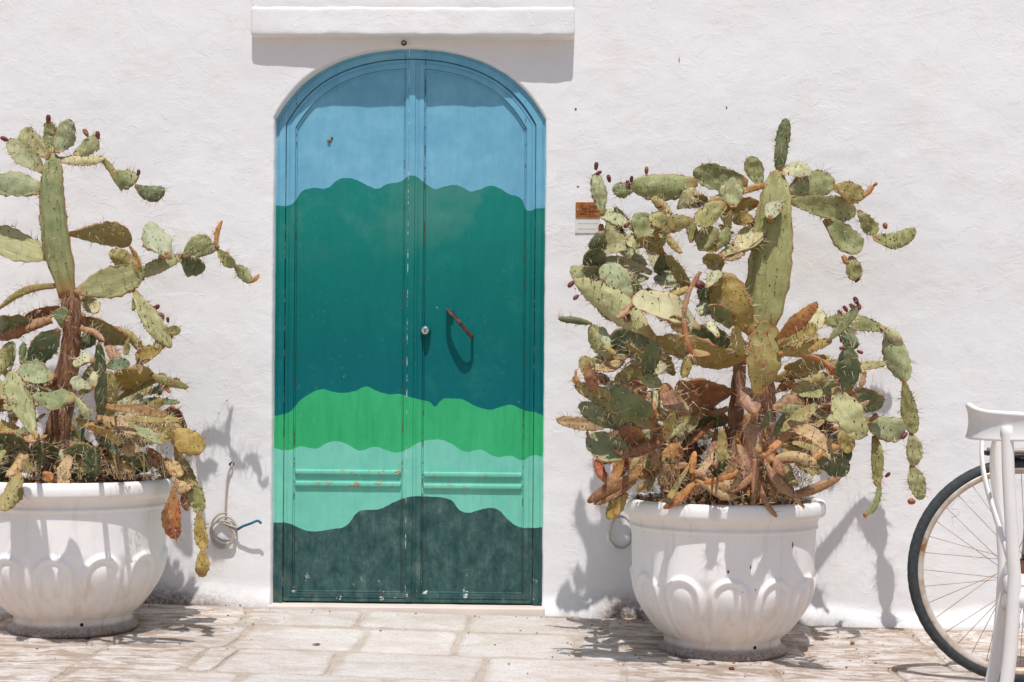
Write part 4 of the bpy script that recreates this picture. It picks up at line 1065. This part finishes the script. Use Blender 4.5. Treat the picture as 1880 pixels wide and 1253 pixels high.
run_pads(R_, '''
1396 610 1426 312 74 g col d47 t5 y-10 k0.26
1430 315 1443 217 25 d long k0.3
1436 320 1486 308 32 c L d50
1446 352 1533 330 50 g d47 t4 y30
1532 344 1587 360 40 o y20
1586 360 1604 340 10 O arm
1446 366 1571 389 46 g d46 t-4 y38
1516 406 1579 462 46 g y15
1548 470 1557 486 10 O arm
1563 472 1571 516 30 g F
1577 388 1606 432 30 g F
1606 436 1682 424 30 g b9 t20 y-5
1350 472 1416 398 36 c d58 L
1412 400 1428 368 30 c L d60
1398 342 1376 287 34 g
1400 342 1352 356 13 O arm d50
1368 335 1272 315 46 g
1275 336 1156 342 50 g b-5
1162 350 1124 346 29 g F
1346 378 1344 326 44 G d56
1330 374 1278 412 38 g d54
1390 372 1324 390 32 y D d48
1384 402 1344 405 24 y d46
1245 382 1279 348 30 c d44
1258 380 1300 366 22 o d40 D
1300 372 1330 362 20 o d44 L
1272 404 1206 422 32 o d56
1232 392 1196 360 20 o d50
1214 446 1166 392 52 g d58 t16
1216 420 1196 392 34 g d62
1205 430 1184 456 30 o D d56
1204 456 1212 424 26 g d60
1160 415 1104 388 24 G d56 L
1106 390 1092 318 27 G d54 F
1160 447 1106 448 44 G d60 t24
1112 450 1086 440 34 d D d54
1108 486 1076 462 42 d D d56
1085 498 1046 498 30 g d58 L
1110 520 1068 494 34 d D d52
1158 548 1106 486 44 G d66 t20
1180 452 1150 438 30 G d56
1192 502 1104 476 18 c L long d54 b8
1188 512 1132 500 28 c L d50
1262 522 1192 452 40 c L d50 k0.14
1232 490 1205 482 30 d D d52
1264 528 1226 468 22 g D long d53
1266 530 1204 508 38 c L d52
1240 530 1224 548 20 d d40 D
1216 548 1176 546 34 b d42
1316 458 1282 424 48 g d56
1318 456 1338 418 22 g d58
1326 468 1402 432 34 G L d60
1332 478 1366 460 24 t L d62
1318 500 1304 464 34 o d54 D
1298 528 1320 496 24 c L d60
1376 610 1316 502 62 y d54 t-10 y-20
1262 530 1222 546 12 y L arm d60
1285 500 1266 532 9 p arm d62
1268 530 1256 590 10 p arm d64 b4
1256 588 1272 652 10 r arm d64 b4
1300 560 1290 522 28 d D d50
1288 576 1300 546 28 c d56 L
1340 600 1300 560 30 g D d50
1318 618 1300 590 16 c L d60 long
1360 650 1270 604 46 d D d52
# left mid
1280 600 1158 552 58 c d62 t22 k0.13
1268 612 1230 582 26 o d66 D
1190 612 1054 512 52 G d58 t4 y-10
1200 618 1120 560 26 o D long d56
1158 562 1132 585 12 t L arm d70
1120 654 1083 598 36 g d56
1118 640 1104 600 18 G L d58
1108 636 1132 652 9 y arm L d62
1200 618 1116 636 48 d d54 D
1200 616 1186 694 32 d d58 D
1372 652 1202 622 46 y D d56
1300 648 1204 620 20 y L long d62
1262 652 1254 694 19 y d66 F
1144 664 1092 678 18 t L d58
1096 716 1068 654 28 o d52
1096 722 1078 664 24 b d60 h
1142 700 1176 664 34 c L d56
1180 682 1168 640 20 c L d52
1186 716 1148 702 22 b D d54
1120 706 1090 690 20 b d50 D
1148 722 1116 702 26 c L d56
1212 708 1184 688 30 g d64 L
1204 690 1218 664 18 c L d56
1236 688 1226 660 20 o d50 D
1196 764 1122 712 62 d D d60
1200 786 1056 706 34 o d66 b7 t12
1062 708 1054 690 14 O d66
1058 700 1058 678 5 r arm d66
1142 786 1064 742 36 d D d60
1112 772 1070 742 14 c L d62 long
1257 760 1214 706 34 p d64
1262 760 1234 720 20 t L long d68
1344 718 1252 706 52 b D d50
1290 764 1244 700 40 b D d50
1203 790 1200 736 20 O d72 L
1218 758 1200 716 22 c L d68
1206 850 1204 786 14 p arm d70
1222 806 1238 752 22 y D d60
1334 772 1252 766 44 d D d46
1334 750 1288 756 14 b arm d50 b-5
1310 800 1270 770 36 c d36 L
1142 842 1080 798 46 G L d62
1152 826 1124 804 18 d D d66
1180 812 1140 784 42 b d58 D
1216 832 1186 864 30 o L d72
1200 806 1226 790 26 b d64 h
1216 838 1246 824 22 O d70 L
1250 840 1232 812 26 O d66
1180 870 1198 842 18 r d74 L h
1118 892 1091 842 18 r d72 L h k0.4
1124 888 1140 828 20 O d72 h k0.4
1130 888 1152 818 24 r d69 h
1256 856 1160 880 18 b arm d72
1166 876 1078 922 20 b arm d74
1150 896 1090 926 12 b arm d78
1140 906 1174 874 14 G L d78
1150 908 1114 952 27 y d78 t8
1170 900 1190 886 12 y arm d80
# dried arms hanging over the rim
1276 884 1218 934 15 O arm d80 h
1280 880 1362 882 26 t L d80 b6 h k0.4
1302 894 1354 913 15 t L arm d82 b6 h
1355 868 1276 890 12 O arm d78 b-3 h
1270 868 1276 828 13 O arm d74 h
1276 866 1296 872 12 p arm d78 h
1390 862 1334 908 13 p arm d80 b-5 h
1386 846 1384 912 13 p arm d80 h
1384 905 1371 958 10 p arm d85 b-3 h
1394 884 1426 950 11 p arm d84 b6 h
1404 846 1458 914 19 p d82 b5 h k0.3
1452 908 1478 933 7 t arm d86 h
1446 912 1544 877 19 b d78 b4 h k0.4
1396 835 1382 768 30 p d64 h k0.5
1386 762 1366 712 34 p L d66 h k0.5
1402 836 1458 784 13 O L arm d70 h
1408 848 1500 850 19 t L d72 k0.5 b-6 h
1486 852 1542 818 17 O L d73 k0.5 b-6 h
1330 870 1360 838 18 p d68 h
1300 870 1340 842 16 d d66 D
1420 800 1440 760 12 d d62
# centre and right
1390 722 1408 588 64 o d60 t-4 y10 F k0.14
1396 790 1414 752 17 d d70 D
1362 650 1350 600 24 o d60 D
1428 620 1501 556 28 O d58 t-14 h
1440 612 1512 574 38 c L d52
1430 638 1500 598 27 y d60 t-6
1432 648 1528 626 26 y d60
1432 650 1514 664 11 O arm d58 b-5
1512 664 1572 742 16 r long d58
1568 740 1596 736 10 p arm d58 b5 x
1522 624 1578 560 17 g long d60
1508 592 1630 606 30 g b-8 d46 t6 y40
1628 606 1664 700 44 G t4 y8
1616 600 1656 636 22 c t10
1660 700 1678 796 31 g t2 y0
1672 796 1678 856 28 G t2 y0
1674 856 1691 918 32 G t2 y0
1544 598 1572 640 28 d d40
1556 722 1558 636 44 d d58 t-16
1572 714 1614 752 46 d d52 D
1578 714 1588 680 13 t d54 h
1444 676 1518 660 36 o D d50
1516 662 1540 684 32 o d52
1420 696 1487 682 30 y d54 D
1456 710 1522 686 13 o L arm d58
1424 718 1462 702 20 b d52 D
1544 742 1480 712 52 p L d48 h
1420 748 1478 734 38 p d50 h
1500 722 1466 742 34 b D d47
1418 790 1540 752 50 b d52 D
1420 800 1500 742 20 o L long d58
1534 716 1582 806 54 G d62 t20 y-8
1588 772 1662 797 44 G d42 t14 y15
1546 782 1558 832 30 y d54
1606 804 1610 894 22 g long d40 F
1614 886 1590 948 13 g long b-8 F
1446 806 1562 844 66 d D d46
1500 850 1560 862 40 d d44 D
1530 790 1500 776 30 b d46
''')
fill(R_, [(1110, 1230, 640, 800, 12, 'ogyot', (42, 54)), (1140, 1270, 760, 860, 18, 'obrtgO', (46, 66)), (1230, 1340, 700, 830, 8, 'obgo', (38, 50)), (1300, 1470, 770, 860, 20, 'OrbotpO', (50, 74)), (1080, 1230, 420, 600, 9, 'gGdo', (42, 50)), (1420, 1540, 640, 830, 12, 'ogyto', (38, 52)), (1190, 1340, 380, 480, 6, 'goy', (42, 50))], 1350, 740)
for a in ((1095, 302, 5.5), (1102, 317, 4.5), (1117, 325, 5.5), (1152, 335, 5), (1160, 326, 4.5), (1149, 403, 5.5), (1151, 414, 6), (1209, 381, 4), (1284, 380, 4), (1047, 524, 6), (1056, 548, 5),
          (1112, 515, 4), (1342, 415, 3.5), (1344, 428, 3.5), (1540, 573, 5), (1550, 565, 5), (1562, 561, 5), (1570, 550, 6), (1578, 564, 4.5), (1544, 640, 4.5), (1581, 648, 4.5), (1575, 513, 4.5), (1632, 870, 4.5), (1660, 800, 6)): R_.fruit(*a)
R_.fruit(1283, 523, 11, 'fruit', 1.1); R_.fruit(1151, 583, 10, 'fruit', 1.1); R_.fruit(1624, 412, 6, 'bud', 1.3); R_.fruit(1187, 310, 5, 'bud', 1.9); R_.fruit(1103, 420, 7, 'bud', 1.7)
R_.fruit(1608, 338, 4, 'bud', 1.6); R_.fruit(1671, 921, 8, 'bud', 1.1); R_.fruit(1588, 945, 5, 'bud', 1.2); R_.fruit(1078, 796, 4, 'bud', 1.5)

# ---- dry weeds and litter in the pots
def weeds(pot, seed, label, spots):
    rg = random.Random(seed); bag = Bag(); ox, oy, oz = pot.location
    def stem(p, d, ln, r, mi, curve, leafy):
        pts = []; q = np.array(p, float); d = np.array(d, float)
        for k in range(6):
            pts.append(q.copy()); d += np.array([rg.uniform(-1, 1), rg.uniform(-1, 1), rg.uniform(-1, 1) - curve]) * 0.18; d /= np.linalg.norm(d); q = q + d * ln / 5
        V, F = tube_data(pts, np.linspace(r, r * 0.4, 6), 3, cap=False); bag.add(V, F, mi)
        for pt in pts[2:]:
            for _ in range(leafy):
                a = np.array([rg.gauss(0, 1) for _ in range(3)]); a /= np.linalg.norm(a); b = np.cross(a, [rg.gauss(0, 1) for _ in range(3)]); b /= np.linalg.norm(b) + 1e-6
                l = rg.uniform(0.004, 0.011); w = l * rg.uniform(0.3, 0.6); c = np.array(pt) + a * 0.004
                bag.add([c, c + a * l * 0.5 + b * w, c + a * l, c + a * l * 0.5 - b * w], [(0, 1, 2, 3)], rg.choice((mi, mi, 2)))
    for _ in range(300):
        a = rg.uniform(0, 2 * math.pi); r = 0.33 * math.sqrt(rg.random()); mi = rg.choice((0, 0, 1, 2, 3))
        stem((r * math.cos(a), r * math.sin(a), 0.54), (rg.uniform(-0.8, 0.8), rg.uniform(-0.9, 0.5), rg.uniform(0.1, 1)), rg.uniform(0.03, 0.10), 0.0009, mi, 0.2, rg.choice((0, 1, 2)))
    for (px, py, dep, n, hgt) in spots:
        c = at(px, py, -dep / 100)
        for _ in range(int(n * 0.6)):
            stem((c[0] - ox + rg.uniform(-.04, .04), c[1] - oy + rg.uniform(-.03, .03), c[2] - oz), (rg.uniform(-0.7, 0.7), rg.uniform(-0.5, 0.2), 1), hgt * rg.uniform(0.6, 1.1), 0.0009, rg.choice((0, 1, 1)), 0.05, rg.choice((0, 1)))
    for _ in range(1000):
        a = rg.uniform(0, 2 * math.pi); r = 0.335 * math.sqrt(rg.random()); c = np.array([r * math.cos(a), r * math.sin(a), 0.545 + rg.uniform(-0.005, 0.022)])
        u = np.array([rg.gauss(0, 1), rg.gauss(0, 1), rg.gauss(0, 0.4)]); u /= np.linalg.norm(u); v = np.cross(u, [rg.gauss(0, .5), rg.gauss(0, .5), 1]); v /= np.linalg.norm(v)
        l = rg.uniform(0.006, 0.022); w = l * rg.uniform(0.15, 0.5)
        bag.add([c - u * l, c + v * w, c + u * l, c - v * w + np.array([0, 0, 0.003])], [(0, 1, 2, 3)], rg.choice((0, 2, 2, 1, 3)))
    o = mesh_obj('dry_weeds', bag.V, bag.F, M['fibre'], None, smooth=False, mats=[M['straw'], M['litter'], M['weed']], fmat=bag.M)
    o.location = pot.location; tag(o, label, 'weeds', kind='stuff')
weeds(pot_l, 3, 'dry weeds and leaf litter on the soil of the left pot', [(345, 850, 56, 8, 0.30), (330, 870, 58, 10, 0.20), (228, 880, 76, 60, 0.06), (210, 870, 74, 40, 0.08), (285, 880, 74, 30, 0.14), (130, 880, 78, 40, 0.06), (60, 880, 76, 30, 0.10)])
weeds(pot_r, 4, 'dry weeds and leaf litter on the soil of the right pot', [(1230, 890, 78, 60, 0.13), (1200, 890, 74, 40, 0.15), (1215, 850, 62, 20, 0.16), (1300, 860, 40, 60, 0.18), (1330, 850, 42, 50, 0.20), (1475, 895, 74, 60, 0.10), (1430, 880, 60, 60, 0.16), (1490, 800, 56, 30, 0.12), (1380, 890, 70, 50, 0.08)])

# ------------------------------------------------------------------ bicycle
BY = -0.90
wc = at(1874, 1046, BY); WR = 0.384
bike = thing('bicycle', 'old bicycle with rusty rims, only its wheel showing behind the white chair', 'bicycle', (wc[0], BY, ground_z(wc[0]) + 0.012))
bo = np.array(bike.location)
wz = WR
def wheel(cx, front):
    w = thing('wheel', '', '', (cx, 0, wz)); del w['label']; del w['category']; w.parent = bike
    n = 120; th = np.linspace(0, 2 * math.pi, n, endpoint=False)
    def torus(name, prof, mat, knob=0.0):
        V = []
        for k, t in enumerate(th):
            for j, (r, yy) in enumerate(prof):
                rr = r + (knob if (k + j) % 2 and r > WR - 0.012 else 0)
                V.append((rr * math.cos(t), yy, rr * math.sin(t)))
        m = len(prof); F = [(a * m + j, a * m + (j + 1) % m, ((a + 1) % n) * m + (j + 1) % m, ((a + 1) % n) * m + j) for a in range(n) for j in range(m)]
        return mesh_obj(name, V, F, mat, w)
    rt, ct = 0.0195, WR - 0.0195
    torus('tyre', [(ct + rt * math.cos(a), rt * 0.95 * math.sin(a)) for a in np.linspace(0, 2 * math.pi, 14, endpoint=False)], M['rubber'], 0.0014)
    torus('rim', [(WR - 0.030, -0.014), (WR - 0.034, -0.0165), (WR - 0.044, -0.0155), (WR - 0.052, -0.008), (WR - 0.054, 0.0), (WR - 0.052, 0.008), (WR - 0.044, 0.0155), (WR - 0.034, 0.0165), (WR - 0.030, 0.014)], M['rim'])
    tube('hub', [(0, -0.05, 0), (0, -0.036, 0), (0, -0.035, 0), (0, -0.02, 0), (0, 0.02, 0), (0, 0.035, 0), (0, 0.036, 0), (0, 0.05, 0)], [0.010, 0.010, 0.032, 0.018, 0.018, 0.032, 0.010, 0.010], M['rust'], w, 16)
    for k in range(36):
        sd_ = 1 if k % 2 else -1; a = 2 * math.pi * k / 36; cross = math.radians(38) * (1 if (k // 2) % 2 else -1)
        p0 = (0.030 * math.cos(a + cross * 1.9), sd_ * 0.033, 0.030 * math.sin(a + cross * 1.9)); p1 = ((WR - 0.05) * math.cos(a), sd_ * 0.002, (WR - 0.05) * math.sin(a))
        tube('spoke', [p0, p1], 0.0011, M['spoke'], w, 5)
    return w
w1 = wheel(0, False); wheel(1.08, True)
V, F = tube_data([(0, -0.052, wz), (0, -0.055, wz)], [0.042, 0.042], 20); mesh_obj('sprocket', V, F, M['rust'], bike, smooth=False)
fr = lambda nm, pts, r, mat='frame_paint', **k: tube(nm, pts, r, M[mat], bike, 10, **k)
bbk = (0.44, 0, 0.28); seat_t = (0.30, 0, 0.80); head_t = (0.86, 0, 0.78); head_b = (0.90, 0, 0.64)
for sgn in (-1, 1):
    fr('chain_stay', [(0, sgn * 0.058, wz), (0.14, sgn * 0.05, wz - 0.03), (0.44, sgn * 0.03, 0.28)], 0.009)
    fr('seat_stay', [(0, sgn * 0.058, wz), (0.29, sgn * 0.03, 0.76)], 0.008)
    fr('fork_blade', [(1.08, sgn * 0.055, wz), (1.02, sgn * 0.05, 0.46), (0.91, sgn * 0.04, 0.62)], 0.010)
fr('seat_tube', [bbk, seat_t], 0.015); fr('down_tube', [bbk, head_b], 0.016); fr('top_tube', [(0.32, 0, 0.70), (0.5, 0, 0.52), head_b], 0.014); fr('head_tube', [head_b, head_t], 0.018)
fr('seat_post', [seat_t, (0.27, 0, 0.90)], 0.012, 'steel'); fr('stem', [head_t, (0.83, 0, 0.98)], 0.012, 'steel')
fr('handlebar', catmull([(0.60, -0.27, 0.98), (0.74, -0.26, 1.02), (0.85, -0.12, 1.0), (0.86, 0.12, 1.0), (0.74, 0.26, 1.02), (0.60, 0.27, 0.98)], 24), 0.011, 'steel')
bm = bmesh.new(); box_bm(bm, 0.12, 0.40, -0.09, 0.09, 0.90, 0.96, 0.028, 3)
for v in bm.verts:
    if v.co.x > 0.2: v.co.y *= 1 - 0.7 * (v.co.x - 0.2) / 0.2
bm_obj('saddle', bm, M['leather'], bike, smooth=True)
fr('crank', [(0.44, -0.07, 0.28), (0.50, -0.07, 0.12)], 0.009, 'steel')
V, F = tube_data([(0.44, -0.045, 0.28), (0.44, -0.05, 0.28)], [0.09, 0.09], 28); mesh_obj('chainring', V, F, M['rust'], bike, smooth=False)
for zz in (0.362, 0.20): fr('chain_run', [(0, -0.05, wz + (0.035 if zz > 0.3 else -0.035)), (0.44, -0.048, zz)], 0.004, 'rust')
# rear mudguard end and carrier over the wheel's top
ga = np.radians(np.linspace(101, 20, 26)); V = []
for t in ga:
    for yy, dr in ((-0.030, -0.012), (-0.027, 0.0), (-0.014, 0.006), (0, 0.007), (0.014, 0.006), (0.027, 0.0), (0.030, -0.012)):
        V.append(((WR + 0.014 + dr) * math.cos(t), yy, wz + (WR + 0.014 + dr) * math.sin(t)))
mg = mesh_obj('mudguard', V, grid_faces(26, 7), M['black_plastic'], bike)
sm = mg.modifiers.new('thick', 'SOLIDIFY'); sm.thickness = 0.002
fr('carrier', [(-0.10, -0.05, wz + WR + 0.028), (0.26, -0.05, wz + WR + 0.028), (0.26, 0.05, wz + WR + 0.028), (-0.10, 0.05, wz + WR + 0.028)], 0.006, 'rim', closed=True)
for sgn in (-1, 1): fr('carrier_stay', [(0.02, sgn * 0.055, wz), (0.05, sgn * 0.05, wz + WR + 0.028)], 0.004, 'steel')
fr('kickstand', [(0.20, -0.05, 0.34), (0.24, -0.16, 0.005)], 0.008, 'steel')
bm = bmesh.new(); box_bm(bm, -0.125, -0.085, -0.02, 0.02, wz + WR + 0.008, wz + WR + 0.026, 0.006)
bm_obj('rear_reflector', bm, M['black_plastic'], bike)
bike.rotation_euler = (0, 0, 0)

# ------------------------------------------------------------------ white cross-back chair
CY = -2.05
pc = at(1850, 1075, CY)
chair = thing('garden_chair', 'white plastic cross-back chair in front of the bicycle, cut by the photo edge', 'chair', (pc[0], CY, ground_z(pc[0]) + 0.012))
co = np.array(chair.location)
# local frame: x to the right along the back, y away from the camera towards the seat front
def cpt(px, py, y): p = at(px, py, CY + y); return p - co
zs = cpt(1860, 1085, 0.0)[2]; zt = cpt(1860, 748, 0.0)[2]; zl = cpt(1860, 803, 0.0)[2]
CW = 0.40; x0 = cpt(1850, 900, 0)[0]
ch = lambda nm, pts, r, m=12, fl=1.0: tube(nm, pts, r, M['white_plastic'], chair, m, flat=fl)
xa, xb = x0 - CW, x0
# back posts running down into the rear legs
for xx, sg in ((xa, -1), (xb, 1)):
    ch('rear_leg', catmull([(xx, -0.004, zl + 0.03), (xx, 0.0, zl - 0.10), (xx, 0.012, zs + 0.1), (xx, 0.016, zs), (xx + 0.004 * sg, 0.0, zs * 0.5), (xx + 0.012 * sg, -0.045, 0.0)], 30), np.linspace(0.0155, 0.019, 30))
    ch('front_leg', catmull([(xx - 0.004 * sg, 0.40, zs - 0.015), (xx + 0.004 * sg, 0.41, zs * 0.5), (xx + 0.012 * sg, 0.435, 0.0)], 16), np.linspace(0.023, 0.019, 16))
# curved top rail: bows backwards, its ends wrap forward past the posts
n = 44; V = []
for t in np.linspace(0, 1, n):
    a = (t - 0.5) * 2
    x = (xa + xb) / 2 + (CW / 2 + 0.035) * math.sin(a * 1.35) / math.sin(1.35)
    y = -0.085 + 0.19 * abs(a) ** 2.4
    crest = 0.024 * math.exp(-(a / 0.42) ** 2); half = (zt - zl) / 2 * (1 - 0.12 * abs(a) ** 6) + crest / 2; zc = (zt + zl) / 2 + crest / 2 - 0.012
    nrm = np.array([-a * 0.9, -1.0]); nrm /= np.linalg.norm(nrm); nrm[0] *= -1          # outwards, away from the sitter
    for (dz, dy) in ((-0.98, 0.012), (-0.90, 0.017), (-0.70, 0.011), (0.0, 0.006), (0.55, 0.010), (0.80, 0.016), (0.95, 0.015), (1.0, 0.004), (0.90, -0.008), (0.0, -0.012), (-0.85, -0.010), (-1.0, 0.002)):
        V.append((x + nrm[0] * dy, y + nrm[1] * dy, zc + half * dz))
F = grid_faces(n, 12, wrap=True) + [tuple(range(12)), tuple((n - 1) * 12 + k for k in range(11, -1, -1))]
tr = mesh_obj('top_rail', V, F, M['white_plastic'], chair)
sb = tr.modifiers.new('soft', 'SUBSURF'); sb.levels = 1; sb.render_levels = 1
# crossing back slats
for k, (a, b) in enumerate(((xa + 0.04, xb - 0.01), (xb - 0.04, xa + 0.01))):
    pts = []
    for u in np.linspace(0, 1, 18):
        xx = a + (b - a) * u; q = (xx - (xa + xb) / 2) / (CW / 2)
        pts.append((xx, (-0.075 + 0.06 * q * q) * (1 - u) + 0.02 * u + (0.010 if k else -0.006), zl + 0.015 + (zs + 0.01 - zl) * u))
    ch('back_slat', pts, 0.012, 10, 0.45)
# seat
bm = bmesh.new(); box_bm(bm, xa - 0.014, xb + 0.014, 0.012, 0.45, zs - 0.045, zs, 0.02, 4)
bmesh.ops.subdivide_edges(bm, edges=[e for e in bm.edges if e.calc_length() > 0.1], cuts=6, use_grid_fill=True)
for v in bm.verts:
    u = (v.co.x - (xa + xb) / 2) / (CW / 2); w = (v.co.y - 0.23) / 0.22
    if v.co.z > zs - 0.02: v.co.z -= 0.012 * max(0, 1 - u * u) * max(0, 1 - w * w)
bm_obj('seat', bm, M['white_plastic'], chair, smooth=True)
for p, q in (((xa + 0.004, 0.03), (xa + 0.004, 0.40)), ((xb - 0.004, 0.03), (xb - 0.004, 0.40)), ((xa, 0.02), (xb, 0.02)), ((xa, 0.40), (xb, 0.40))):
    pts = [(p[0] + (q[0] - p[0]) * u, p[1] + (q[1] - p[1]) * u, zs - 0.052 - 0.055 * (abs(u - 0.5) * 2) ** 4) for u in np.linspace(0.03, 0.97, 14)]
    ch('seat_brace', pts, 0.013, 8)
chair.rotation_euler = (0, 0, math.radians(-104))

# ------------------------------------------------------------------ small things on the ground
def scrap(name, px, py, r, mat, label, cat, seed, sq=(1, 1, 0.6)):
    g = at_ground(px, py); lump(name, (g[0], g[1], float(ground_z(g[0], g[1])) + 0.014 + r * 0.4), r, mat, label, cat, seed, sq)
scrap('fallen_fruit', 1343, 1237, 0.011, M['fruit'], 'fallen red cactus fruit on the paving in front of the right pot', 'fruit', 51)
scrap('pebble', 1565, 1188, 0.009, M['litter'], 'small reddish pebble on the paving right of the right pot', 'pebble', 52)
scrap('dry_leaf', 581, 1192, 0.012, M['soil'], 'small grey scrap on the paving slabs left of the door centre', 'scrap', 53, (1.4, 0.7, 0.2))

stains = [(1455, 1000, 0.0055, 2.2), (1461, 1014, 0.003, 1.5), (1337, 1050, 0.006, 1.1), (1378, 1042, 0.0035, 2.4), (1364, 1086, 0.003, 1.6), (1387, 1083, 0.003, 1.2), (1332, 1108, 0.003, 1.0), (1414, 957, 0.003, 1.3), (1430, 953, 0.0025, 1.0)]
for k, (px, py, r, lg) in enumerate(stains):
    Yp = POT_Y - 0.33
    for _ in range(6):
        q = at(px, py, Yp); hx = q[0] - pot_r.location[0]; hz = q[2] - pot_r.location[2]
        rad = float(np.interp(hz, [0.06, 0.10, 0.16, 0.22, 0.29, 0.36, 0.42, 0.47, 0.52], [0.22, 0.262, 0.303, 0.328, 0.341, 0.3375, 0.3395, 0.345, 0.372]))
        Yp = POT_Y - math.sqrt(max(0.0, rad ** 2 - hx ** 2))
    q = at(px, py, Yp); l_ = pot_r.location
    lump('juice_stain', (q[0] - l_[0], q[1] - l_[1], q[2] - l_[2]), r * 0.9, M['juice'], seed=70 + k, squash=(0.7, 0.25, lg), parent=pot_r)
for nm, px, py, r, sq, lab in (('rusty_nail', 1057, 200, 0.006, (1, .6, 1), 'rusty nail stub in the wall high right of the arch'), ('rusty_nail', 1247, 110, 0.005, (0.5, .5, 3.2), 'thin rusty nail streak near the top of the wall, above the right plant'),
                              ('rusty_nail', 1334, 197, 0.005, (0.8, .6, 1.4), 'dark nail stub on the wall above the right cactus'), ('rusty_nail', 1061, 342, 0.005, (1.2, .6, .9), 'rusty nail stub just above the amber plate')):
    q = on_wall(px, py, 0.001); o = lump(nm, tuple(q), r * 0.75, M['litter'], lab, 'nail', int(px), sq); o['group'] = 'nails in the wall'

# leaf litter and crumbs strewn on the paving round the pots and along the wall
rg = random.Random(91); bag = Bag()
for k in range(230):
    if k % 3 == 0: x, y = rg.uniform(-2.3, 2.1), -0.03 - abs(rg.gauss(0, 0.05))
    else:
        px_ = rg.choice((pot_l.location[0], pot_r.location[0])); a = rg.uniform(0, 6.28); r = 0.25 + abs(rg.gauss(0, 0.22)); x, y = px_ + 1.5 * r * math.cos(a), POT_Y + r * math.sin(a)
    if y > -0.035 or (XL < x < XR and y > -0.06): continue
    z = float(ground_z(x, y)) + 0.0165; l = rg.uniform(0.002, 0.008); w = l * rg.uniform(0.25, 0.8); a = rg.uniform(0, 6.28); c_, s_ = math.cos(a), math.sin(a); h = rg.uniform(0.001, 0.004)
    bag.add([(x - c_ * l, y - s_ * l, z), (x + s_ * w, y - c_ * w, z + h), (x + c_ * l, y + s_ * l, z), (x - s_ * w, y + c_ * w, z + h * 0.4), (x, y, z - 0.004)], [(0, 1, 2, 3), (1, 0, 4), (2, 1, 4), (3, 2, 4), (0, 3, 4)], rg.choice((0, 0, 1, 2)))
o = mesh_obj('ground_litter', bag.V, bag.F, M['litter'], None, smooth=False, mats=[M['fibre'], M['straw']], fmat=bag.M)
tag(o, 'dry crumbs and leaf scraps strewn on the paving round both pots', 'litter', kind='stuff')
